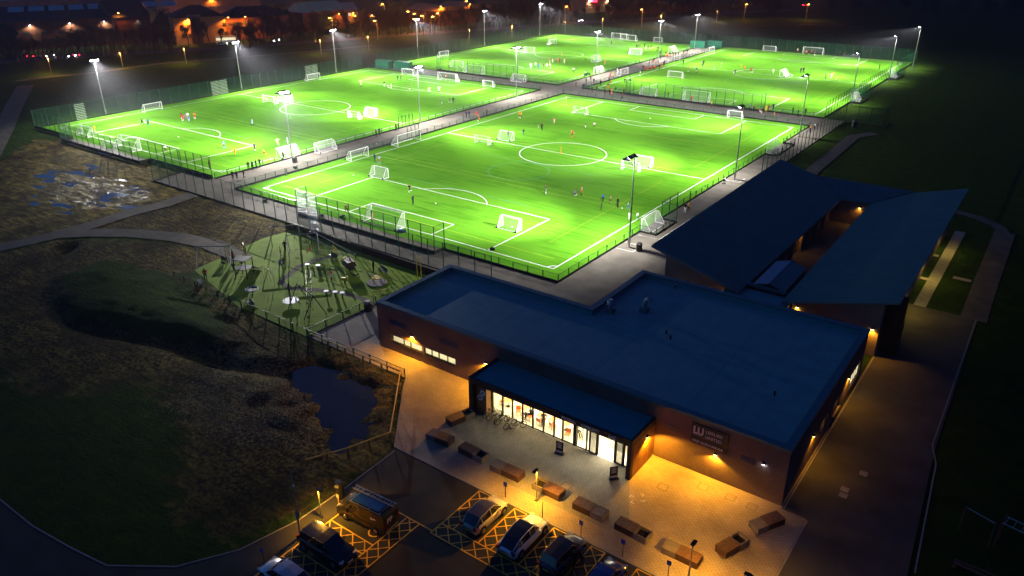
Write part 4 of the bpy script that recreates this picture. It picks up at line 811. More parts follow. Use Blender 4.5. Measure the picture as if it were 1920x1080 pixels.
# ------------------------------------------------------------------ cars
def car(label, x, y, head, paint, L=4.3, W=1.8, H=1.5, kind='hatch', roofmat=None, reverse_lights=False):
    t = thing('parked_car', label, 'car', (x, y, -.014), head, 'cars in the marked bays')
    # stations along +x = front; lower body (x, halfwidth, zlow, zbelt)
    h2 = L/2; w2 = W/2; belt = H*.6
    st = [(-h2, .72, .42, .72), (-h2+.12, .88, .25, belt*.93), (-h2+.6, .98, .2, belt*1.02), (-.5, 1, .19, belt*1.0), (.55, 1, .19, belt*.97), (h2-1.0, .99, .2, belt*.9), (h2-.45, .94, .22, belt*.8), (h2-.1, .82, .28, belt*.66), (h2, .66, .38, belt*.5)]
    v = []; f = []
    def ring(xx, fw, zl, zb):
        k = w2*fw
        return [(xx, -k*.9, zl), (xx, -k, zl+.18), (xx, -k, (zl+zb)/2+.05), (xx, -k*.965, zb-.07), (xx, -k*.88, zb), (xx, 0, zb+.035), (xx, k*.88, zb), (xx, k*.965, zb-.07), (xx, k, (zl+zb)/2+.05), (xx, k, zl+.18), (xx, k*.9, zl)]
    for s in st: v += ring(*s)
    n = 11
    for i in range(len(st)-1):
        for j in range(n): f.append((i*n+j, i*n+(j+1) % n, (i+1)*n+(j+1) % n, (i+1)*n+j))
    f.append(tuple(range(n))); f.append(tuple(range((len(st)-1)*n+n-1, (len(st)-1)*n-1, -1)))
    bm_ = MB().add(v, f).mesh('body', paint); smooth(bm_); place('body', bm_, t)
    # greenhouse (x, base halfwidth, base z, top halfwidth, top z)
    if kind == 'coupe': gh = [(-h2+.18, .80, belt*1.0, .66, belt*1.05), (-h2+1.0, .87, belt*1.0, .66, H*.9), (-.35, .88, belt, .7, H), (.45, .88, belt*.97, .69, H*.97), (1.12, .86, belt*.93, .72, belt*.98)]
    elif kind == 'suv': gh = [(-h2+.2, .85, belt, .7, belt*1.04), (-h2+.5, .88, belt, .74, H*.97), (-.3, .89, belt, .76, H), (.5, .88, belt*.97, .74, H*.97), (1.15, .86, belt*.92, .74, belt*.98)]
    else: gh = [(-h2+.22, .83, belt, .7, belt*1.03), (-h2+.75, .87, belt, .70, H*.95), (-.25, .88, belt, .72, H), (.42, .88, belt*.97, .70, H*.97), (1.2, .86, belt*.93, .72, belt*.97)]
    v = []
    for xx, bw, bz, tw, tz in gh: v += [(xx, -bw*w2, bz-.04), (xx, -tw*w2, tz-.03), (xx, -tw*w2*.85, tz), (xx, 0, tz+.025), (xx, tw*w2*.85, tz), (xx, tw*w2, tz-.03), (xx, bw*w2, bz-.04)]
    f = []
    for i in range(len(gh)-1):
        for j in range(6): f.append((i*7+j, i*7+j+1, (i+1)*7+j+1, (i+1)*7+j))
    f += [(6, 5, 4, 3, 2, 1, 0), tuple(range((len(gh)-1)*7, len(gh)*7))]
    gm_ = MB().add(v, f).mesh('windows', 'car_glass'); place('windows', gm_, t)
    # roof panel and pillars, slightly proud
    def tp(i, e=.012):
        xx, bw, bz, tw, tz = gh[i]; return [(xx, -tw*w2*.99, tz-.02+e), (xx, -tw*w2*.85, tz+e), (xx, 0, tz+.025+e), (xx, tw*w2*.85, tz+e), (xx, tw*w2*.99, tz-.02+e)]
    v = tp(1)+tp(2)+tp(3); f = [(i*5+j, i*5+j+1, (i+1)*5+j+1, (i+1)*5+j) for i in (0, 1) for j in range(4)]
    place('roof_panel', MB().add(v, f).mesh('roof_panel', roofmat or paint), t)
    for s in (-1, 1):
        P = MB()
        for i, j in ((0, 1), (3, 4)):
            a, c = gh[i], gh[j]
            P.tube((a[0], s*a[3]*w2*1.0, a[4]-.02), (c[0], s*c[3]*w2*1.0, c[4]-.02), .03, n=5)
        P.tube((gh[1][0], s*gh[1][3]*w2, gh[1][4]-.02), (gh[2][0], s*gh[2][3]*w2, gh[2][4]-.02), .03, n=5).tube((gh[2][0], s*gh[2][3]*w2, gh[2][4]-.02), (gh[3][0], s*gh[3][3]*w2, gh[3][4]-.02), .03, n=5)
        P.tube((-.15, s*.885*w2, belt), (-.2, s*.73*w2, H-.03), .035, n=4).tube((gh[1][0]+.15, s*.88*w2, belt), (gh[1][0]+.1, s*gh[1][3]*w2, gh[1][4]-.02), .045, n=4)
        P.build('pillar', paint, t)
        m_ = MB().cbox((0, 0, 0), (.12, .2, .13)).build('mirror', paint, t, (.78, s*(w2+.08), belt*1.03))
        for xx in (-h2+.82, h2-.82):
            wl = MB().tube((0, -.11, 0), (0, .11, 0), .33, .33, 18).build('wheel', 'tyre', t, (xx, s*(w2-.08), .33))
            b = MB().tube((0, s*.1, 0), (0, s*.125, 0), .22, .2, 14)
            for k in range(5): a = 2*math.pi*k/5; b.tube((0, s*.128, 0), (.2*math.cos(a), s*.128, .2*math.sin(a)), .022, n=4)
            b.build('rim', 'rim', wl)
            MB().tube((0, s*.0, 0), (0, s*.035, 0), .4, .4, 18).build('wheel_arch', 'tyre', t, (xx, s*(w2-.03), .36))
        MB().cbox((0, 0, 0), (.28, .34, .13), -s*.45).build('headlight', 'headlamp', t, (h2-.2, s*w2*.7, belt*.66))
        MB().cbox((0, 0, 0), (.14, .34, .2), s*.3).build('tail_light', 'tail_red', t, (-h2+.07, s*w2*.72, belt*.86))
    MB().box(-h2-.03, -.26, .5, -h2+.03, .26, .62).build('number_plate', 'plate_yellow', t); MB().box(h2-.03, -.26, .36, h2+.03, .26, .47).build('number_plate', 'white_paint', t)
    MB().box(h2-.12, -.5, .32, h2+.012, .5, .5).build('grille', 'tyre', t)
    return t
car('champagne hatchback in the leftmost kerb bay, blue tinted roof', 22.95, -44.85, R(90), 'car_champagne', 4.3, 1.82, 1.55, 'hatch', 'car_graphite')
car('white coupe styled car with long black glass roof', 26.75, -44.95, R(90), 'car_white', 4.75, 1.9, 1.55, 'coupe', 'car_glass')
c3 = car('graphite car with a front door standing open and a person beside it', 30.2, -44.7, R(88), 'car_graphite', 4.4, 1.82, 1.56, 'suv', 'car_black')
MB().box(0, -.03, 0, 1.0, .03, .78).build('open_door', 'car_graphite', c3, (.72, -.93, .3), R(180+55))
car('large black car backed into the middle bay on the left', 15.5, -54.55, R(2), 'car_black', 4.8, 1.92, 1.68, 'suv', 'car_black')
car('silver car at the bottom left corner of the marked bays', 15.3, -58.3, R(181), 'car_silver', 4.4, 1.8, 1.48, 'hatch', 'car_silver')
car('blue car just showing at the bottom edge', 34.0, -45.2, R(90), 'car_blue', 4.3, 1.8, 1.5, 'hatch', 'car_blue')
# van
vn = thing('parked_van', 'black van with ladder on its roof rack and white PP lettering', 'van', (15.45, -50.3, -.014), R(184))
L, W, H = 4.9, 1.92, 1.98
prof = [(-2.45, .3), (-2.45, 1.75), (-2.3, H), (.9, H), (1.75, 1.28), (2.3, 1.05), (2.45, .8), (2.45, .3)]
n = len(prof); wv = W/2
def side(s): return [(x, s*(wv-(.1 if z > 1.2 else 0)), z) for x, z in prof]
MB().add(side(-1)+side(1), [tuple(range(n)), tuple(range(2*n-1, n-1, -1))]+[(k, n+k, n+(k+1) % n, (k+1) % n) for k in range(n)]).build('body', 'van_black', vn)
MB().add([(.98, -.8, 1.93), (1.72, -.82, 1.33), (1.72, .82, 1.33), (.98, .8, 1.93)], [(0, 1, 2, 3)]).build('windscreen', 'car_glass', vn, (.02, 0, .02))
for s in (-1, 1):
    MB().add([(.1, s*(wv-.095), 1.25), (1.5, s*(wv-.095), 1.25), (.95, s*(wv-.095), 1.78), (.1, s*(wv-.095), 1.78)], [(0, 1, 2, 3) if s < 0 else (3, 2, 1, 0)]).build('side_window', 'car_glass', vn)
    for xx in (-1.6, 1.55):
        wl = MB().tube((0, -.12, 0), (0, .12, 0), .34, .34, 18).build('wheel', 'tyre', vn, (xx, s*(wv-.08), .34)); MB().tube((0, s*.1, 0), (0, s*.13, 0), .2, .18, 12).build('rim', 'rim', wl)
    MB().cbox((0, 0, 0), (.3, .3, .2), -s*.4).build('headlight', 'headlamp', vn, (2.3, s*.7, .85)); MB().box(-2.48, s*.8-.08, .8, -2.4, s*.8+.08, 1.5).build('tail_light', 'tail_red', vn)
    MB().tube((-2.2, s*.82, 2.08), (1.0, s*.82, 2.08), .035).build('rack_rail', 'galvanised', vn); MB().cbox((1.15, s*1.06, 1.25), (.12, .2, .24)).build('mirror', 'van_black', vn)
MB().box(-2.5, -.7, .36, -2.43, .7, .5).build('bumper', 'galvanised', vn)
lettering('PP', .62, 'lettering', vn, (-2.47, .5, 1.1), (math.pi/2, 0, -math.pi/2), bold=.02); lettering('PP', .55, 'lettering', vn, (-1.1, wv-.08, 1.05), (math.pi/2, 0, math.pi), bold=.02)
for x in (-2.0, -.9, .2, .9): MB().tube((x, -.82, 2.1), (x, .82, 2.1), .03).build('rack_bar', 'galvanised', vn)
MB().box(-1.9, -.2, 2.14, .8, .7, 2.2).build('blue_load', 'solar_blue', vn)
ld = thing('ladder', 'aluminium ladder strapped along the van roof rack', 'ladder', (15.45, -50.3, 2.16), R(184))
for y in (-.72, -.34): MB().box(-2.5, y-.03, 0, 1.7, y+.03, .08).build('stile', 'galvanised', ld)
for k in range(14): MB().tube((-2.35+k*.3, -.7, .04), (-2.35+k*.3, -.36, .04), .022, n=5).build('rung', 'galvanised', ld)

# ------------------------------------------------------------------ goals
GOALM = {}
def goal(ax, ay, bx, by, side, label, px=True, wide=None, group='football goals'):
    a = G(ax, ay) if px else Vector((ax, ay, 0)); b = G(bx, by) if px else Vector((bx, by, 0))
    along_x = abs(b.x-a.x) > abs(b.y-a.y); c = (a+b)/2; Wd = (b-a).length
    Wd = wide or (7.32 if Wd > 6.1 else 4.88 if Wd > 4.2 else 3.66)
    h, dep = {7.32: (2.44, 2.2), 4.88: (2.0, 1.7), 3.66: (1.83, 1.5)}[Wd]
    rz = {'+y': math.pi, '-y': 0, '+x': math.pi/2, '-x': -math.pi/2}[side]     # local: mouth at y=0, net toward -y
    t = thing('football_goal', label, 'goal', (c.x, c.y, .02), rz, group)
    if Wd not in GOALM:
        r = .07; k = Wd/2; cr = .5
        GOALM[Wd] = [('post', MB().tube((0, 0, 0), (0, 0, h), r, r, 8).mesh('post', 'white_paint')), ('crossbar', MB().tube((-k, 0, h), (k, 0, h), r, r, 8).mesh('crossbar', 'white_paint')),
            ('ground_bar', MB().path([(-k, 0, .05), (-k, -dep, .05), (k, -dep, .05), (k, 0, .05)], .06, 6).mesh('ground_bar', 'white_paint')),
            ('side_stay', MB().path([(0, 0, h), (0, -cr, h-.05), (0, -dep, .05)], .035, 5).mesh('side_stay', 'white_paint')),
            ('net', MB().add([(-k, 0, h), (k, 0, h), (k, -cr, h-.05), (-k, -cr, h-.05), (-k, -dep, .05), (k, -dep, .05), (-k, 0, .05), (k, 0, .05)], [(0, 1, 2, 3), (3, 2, 5, 4), (0, 3, 4, 6), (1, 7, 5, 2)]).mesh('net', 'net')),
            ('wheel', MB().tube((-.08, 0, 0), (.08, 0, 0), .16, .16, 8).mesh('wheel', 'tyre'))]
    D = dict(GOALM[Wd]); k = Wd/2
    place('post', D['post'], t, (-k, 0, 0)); place('post', D['post'], t, (k, 0, 0)); place('crossbar', D['crossbar'], t); place('ground_bar', D['ground_bar'], t)
    place('side_stay', D['side_stay'], t, (-k, 0, 0)); place('side_stay', D['side_stay'], t, (k, 0, 0)); place('net', D['net'], t)
    place('wheel', D['wheel'], t, (-k, -dep, .14)); place('wheel', D['wheel'], t, (k, -dep, .14))
    return t
goal(697, 408, 760, 427, '-y', 'full size goal on the near goal line with pink keeper')
goal(943, 423, 977, 431, '-y', 'small goal standing alone inside the near penalty area')
goal(702, 327.5, 729, 333.5, '-y', 'small goal at the left corner of the near penalty box')
goal(745, 275.8, 790, 262.5, '-x', 'full size goal parked on the near pitch left touchline')
goal(657.5, 302.5, 692.5, 292.5, '-x', 'medium goal parked at the left touchline, left of the full size one')
goal(889, 268, 916, 273, '+y', 'small goal left of the near centre circle, left one of the pair')
goal(939, 259, 964, 263.5, '-y', 'small goal above left of the near centre circle, right one of the pair')
goal(1075, 212.5, 1099, 216.5, '+y', 'small goal at the back left corner of the near pitch penalty box')
goal(1163, 318, 1197, 323.5, '+y', 'small goal behind the mast head on the right half, lower of the pair')
goal(1191, 307.5, 1225, 312, '-y', 'small goal behind the mast head on the right half, upper of the pair')
goal(1362, 221, 1391.5, 223.5, '+y', 'goal on the back line of the near pitch by the spectators')
goal(2.95, 20.2, 2.95, 25.4, '+x', 'goal set in the fenced recess near the blue roof', False, 4.88)
goal(2.95, 77, 2.95, 82, '+x', 'goal set in the far recess, right edge of the near pitch', False, 4.88)
goal(271, 211, 306, 205, '-x', 'goal on the far touchline of the left pitch, nearest its corner')
goal(577, 152.5, 601, 148.5, '-x', 'goal on the far touchline of the left pitch, middle')
goal(495, 191.5, 513, 196, '+y', 'small goal at the left end of the left pitch halfway line, left of two')
goal(530, 187, 548, 190.5, '-y', 'small goal at the left end of the left pitch halfway line, under the glare')
goal(652, 221, 673, 224.5, '+y', 'small goal near the left pitch centre circle, left of two')
goal(688, 214, 708.5, 217, '-y', 'small goal near the left pitch centre circle, right of two')
goal(821, 149.5, 855, 154.5, '+y', 'full size goal at the far end of the left pitch with keeper')
goal(755.5, 140, 773.5, 143, '+y', 'small goal at the far left corner of the left pitch by the containers')
goal(905.5, 161.5, 924, 164.5, '+y', 'small goal at the far right corner of the left pitch')
goal(158, 250, 174, 256, '-y', 'goal frame by the yellow figure at the near left corner of the left pitch', True, 4.88)
goal(-114.4, 1.7, -107.1, 1.7, '-y', 'full size goal behind the fence at the near end of the left pitch', False)
goal(200, 283, 220, 289, '-y', 'smaller goal stored in the recess behind the left pitch near goal', True, 4.88)
goal(521, 296, 553, 288, '+x', 'goal on the left pitch right touchline by the dark spectators')
goal(589, 287, 625, 277, '+x', 'goal in the recess of the central walkway, left pitch side')
goal(823, 107.5, 843, 105, '-x', 'goal on the far touchline of the back left pitch')
goal(849, 124, 868, 126, '-y', 'small goal at the near left of the back left pitch', True, 4.88)
goal(-113.8, 120.8, -106.5, 120.8, '-y', 'full size goal behind tall fence at the near end of the back left pitch', False)
goal(963, 151, 985, 153, '-y', 'small goal behind the mast in the near fence of the back left pitch', True, 4.88)
goal(969, 98, 982, 99.5, '+y', 'small goal below the glaring mast head, left of two', True, 4.88)
goal(985.5, 97.5, 1000.5, 99, '-y', 'small goal below the glaring mast head, right of two', True, 4.88)
goal(1032, 84, 1042, 82, '-x', 'small goal left of the back left pitch centre, seen edge on', True, 4.88)
goal(1105, 116.5, 1124, 113, '+x', 'small goal right of the back left centre circle', True, 4.88)
goal(1182.5, 101, 1202.5, 102, '-y', 'small goal facing away in front of the dark group', True, 4.88)
goal(1109, 139, 1131, 135, '+x', 'goal behind the low fence near the crossing, back left pitch', True, 4.88)
goal(1150, 72.5, 1171, 75, '+y', 'medium goal on the back goal line, left of the full size one')
goal(1161, 76, 1193, 77.5, '+y', 'full size goal at the far end of the back left pitch', True, 7.32)
goal(1225, 78.5, 1241, 79.5, '+y', 'small goal at the far right corner of the back left pitch')
goal(1251, 99, 1266, 95, '+x', 'faint goal behind the crowd by the walkway', True, 4.88)
goal(1160, 144, 1181, 137, '-x', 'goal parked in the walkway among spectators', True, 4.88)
goal(1253.5, 145, 1277, 147.5, '+y', 'small goal on the left half of the back right pitch')
goal(1431.5, 95.5, 1452.5, 97.5, '+y', 'medium goal on the far line of the back right pitch')
goal(1503, 100.5, 1544, 103, '+y', 'full size goal at the far end of back right pitch with players huddled inside')
goal(1457.5, 143.5, 1474, 141, '+x', 'small goal at the right of the back right centre circle', True, 4.88)
goal(1326, 101, 1342, 96, '-x', 'goal parked by the green container, back right pitch', True, 4.88)
goal(1262, 117, 1276, 113, '-x', 'white goal lying at the walkway fence near the red bibs', True, 4.88)
goal(-48.6, 120.2, -43.7, 120.2, '-y', 'medium goal behind the tall dark fence of the back right pitch', False, 4.88)
goal(-35.6, 120.9, -28.2, 120.9, '-y', 'full size goal behind the tall dark fence of the back right pitch', False, 7.32)
goal(3.2, 187.5, 3.2, 193, '+x', 'goal in the far recess at the right edge of the back right pitch', False, 4.88)
goal(3.2, 142.5, 3.2, 147.5, '+x', 'goal in the near recess at the right edge of the back right pitch', False, 4.88)

# ------------------------------------------------------------------ people
POSES = {}
def pose_mesh(kind):
    J = dict(pel=(0, 0, .95), ch=(0, .01, 1.28), nk=(0, .02, 1.5), hd=(0, .04, 1.62), top=(0, .03, 1.74), sl=(-.19, 0, 1.43), sr=(.19, 0, 1.43), el=(-.26, -.02, 1.16), er=(.26, -.02, 1.16), wl=(-.27, .08, .92), wr=(.27, .08, .92), fl=(-.27, .1, .82), fr=(.27, .1, .82),
             hl=(-.1, 0, .92), hr=(.1, 0, .92), kl=(-.11, .02, .5), kr=(.11, .02, .5), al=(-.12, 0, .09), ar=(.12, 0, .09), tl=(-.13, .17, .04), tr=(.13, .17, .04))
    def mv(**k): J.update(k)
    if kind == 'walk': mv(kl=(-.1, .16, .52), al=(-.1, .2, .1), tl=(-.1, .37, .06), kr=(.1, .0, .5), ar=(.1, -.26, .16), tr=(.1, -.14, .05), wl=(-.25, -.18, .96), fl=(-.25, -.22, .88), wr=(.25, .24, 1.0), fr=(.25, .3, .93))
    if kind == 'run': mv(ch=(0, .08, 1.26), nk=(0, .14, 1.46), hd=(0, .18, 1.58), top=(0, .2, 1.7), sl=(-.19, .1, 1.4), sr=(.19, .1, 1.4), kl=(-.1, .34, .66), al=(-.1, .3, .25), tl=(-.1, .45, .2), kr=(.1, -.1, .52), ar=(.1, -.5, .42), tr=(.1, -.5, .26), el=(-.3, -.1, 1.18), wl=(-.26, .1, 1.1), fl=(-.24, .18, 1.12), er=(.3, .14, 1.16), wr=(.26, .36, 1.25), fr=(.24, .42, 1.32))
    if kind == 'arms': mv(el=(-.42, .0, 1.3), wl=(-.55, .12, 1.45), fl=(-.6, .15, 1.54), er=(.4, .06, 1.24), wr=(.5, .22, 1.1), fr=(.53, .3, 1.05), kl=(-.22, .06, .5), al=(-.3, .02, .09), tl=(-.36, .17, .04))
    if kind == 'sit':
        for k in J: x, y, z = J[k]; J[k] = (x, y, z-.47)
        mv(kl=(-.12, .44, .5), kr=(.12, .44, .5), al=(-.12, .5, .09), ar=(.12, .5, .09), tl=(-.12, .66, .04), tr=(.12, .66, .04), wl=(-.2, .28, .6), wr=(.2, .28, .6), fl=(-.16, .36, .6), fr=(.16, .36, .6))
    if kind == 'crouch':
        mv(pel=(0, -.15, .55), hl=(-.1, -.14, .52), hr=(.1, -.14, .52), ch=(0, .05, .85), nk=(0, .16, 1.03), hd=(0, .22, 1.14), top=(0, .26, 1.25), sl=(-.19, .12, .98), sr=(.19, .12, .98), kl=(-.16, .25, .5), kr=(.16, .25, .5), al=(-.14, -.05, .09), ar=(.14, -.05, .09), tl=(-.14, .12, .04), tr=(.14, .12, .04), el=(-.25, .2, .74), er=(.25, .2, .74), wl=(-.18, .36, .55), wr=(.18, .36, .55), fl=(-.15, .4, .46), fr=(.15, .4, .46))
    RAD = dict(pel=.155, ch=.165, nk=.065, hd=.105, top=.085, sl=.08, sr=.08, el=.05, er=.05, wl=.036, wr=.036, fl=.042, fr=.042, hl=.105, hr=.105, kl=.068, kr=.068, al=.046, ar=.046, tl=.045, tr=.045)
    ED = [('pel', 'ch'), ('ch', 'nk'), ('nk', 'hd'), ('hd', 'top'), ('ch', 'sl'), ('ch', 'sr'), ('sl', 'el'), ('sr', 'er'), ('el', 'wl'), ('er', 'wr'), ('wl', 'fl'), ('wr', 'fr'), ('pel', 'hl'), ('pel', 'hr'), ('hl', 'kl'), ('hr', 'kr'), ('kl', 'al'), ('kr', 'ar'), ('al', 'tl'), ('ar', 'tr')]
    MATI = {('pel', 'ch'): 0, ('ch', 'nk'): 0, ('nk', 'hd'): 2, ('hd', 'top'): 3, ('ch', 'sl'): 0, ('ch', 'sr'): 0, ('sl', 'el'): 0, ('sr', 'er'): 0, ('el', 'wl'): 4, ('er', 'wr'): 4, ('wl', 'fl'): 2, ('wr', 'fr'): 2, ('pel', 'hl'): 1, ('pel', 'hr'): 1, ('hl', 'kl'): 1, ('hr', 'kr'): 1, ('kl', 'al'): 5, ('kr', 'ar'): 5, ('al', 'tl'): 6, ('ar', 'tr'): 6}
    names = list(J); me = bpy.data.meshes.new('p'); me.from_pydata([J[k] for k in names], [(names.index(a), names.index(b)) for a, b in ED], [])
    ob = bpy.data.objects.new('p', me); COL.objects.link(ob); ob.modifiers.new('s', 'SKIN'); sb = ob.modifiers.new('u', 'SUBSURF'); sb.levels = 1
    for i, k in enumerate(names):
        sv = me.skin_vertices[0].data[i]; r = RAD[k]; sv.radius = (r, r*(.72 if k in ('pel', 'ch') else 1)); sv.use_root = (k == 'pel')
    bpy.context.view_layer.update()
    out = bpy.data.meshes.new_from_object(ob.evaluated_get(bpy.context.evaluated_depsgraph_get())); out.name = 'person_'+kind; bpy.data.objects.remove(ob)
    out.materials.clear()
    for k in range(7): out.materials.append(M['cloth_black'])
    seg = [(Vector(J[a]), Vector(J[b]), MATI[(a, b)]) for a, b in ED]
    for p in out.polygons:
        c = p.center; best = (9, 0)
        for a, b, mi in seg:
            d = b-a; t_ = max(0, min(1, (c-a).dot(d)/d.length_squared)); q = (c-a-d*t_).length
            if q < best[0]: best = (q, mi)
        mi = best[1]
        if mi == 3 and c.y > J['hd'][1]+.05 and c.z < J['top'][2]+.0: mi = 2
        if mi == 2 and c.z > J['hd'][2]-.02 and c.y < J['hd'][1]-.03: mi = 3
        p.material_index = mi; p.use_smooth = True
    return out
KIT = {'b': 'black', 'n': 'navy', 'g': 'grey', 'w': 'white', 'r': 'red', 'o': 'orange', 'p': 'pink', 'y': 'yellow', 'u': 'blue', 's': 'sky', 'e': 'green', 'k': 'brown', 'c': 'cream'}
NAMEC = KIT
def person(px, py, pose, kit, where, rz=None, hgt=1.0, z=0.0, px_on=True, label=None, group='players and spectators'):
    if pose not in POSES: POSES[pose] = pose_mesh(pose)
    p = G(px, py) if px_on else Vector((px, py, 0))
    o = place('person', POSES[pose], None, (p.x, p.y, z+.01), random.uniform(0, 6.28) if rz is None else rz); o.scale = (hgt*1.12,)*3 if hgt < 1 else (1.06,)*3
    top, bot = KIT[kit[0]], KIT[kit[1]]; longs = len(kit) > 2
    ms = ['cloth_'+top, 'cloth_'+bot, 'cloth_skin', 'cloth_hair', 'cloth_'+top if longs or random.random() < .4 else 'cloth_skin', 'cloth_'+bot if longs else 'cloth_'+random.choice([top, 'white', 'black']), 'cloth_black']
    for i, k in enumerate(ms): o.material_slots[i].link = 'OBJECT'; o.material_slots[i].material = M[k]
    where = where.replace('  ', ' ')
    doing = {'stand': 'standing', 'walk': 'walking', 'run': 'running', 'arms': 'gesturing', 'sit': 'seated', 'crouch': 'crouching'}[pose]
    if not label and len((doing+' person in '+(top if top == bot else top+' and '+bot)+' '+where).split()) > 16: label = f'{doing} person in {top}, {where}' if len(where.split()) < 13 else f'{top} clad person, {where}'
    tag(o, label or f'{doing} person in {top if top == bot else top+" and "+bot}, {where}', 'person', group); return o
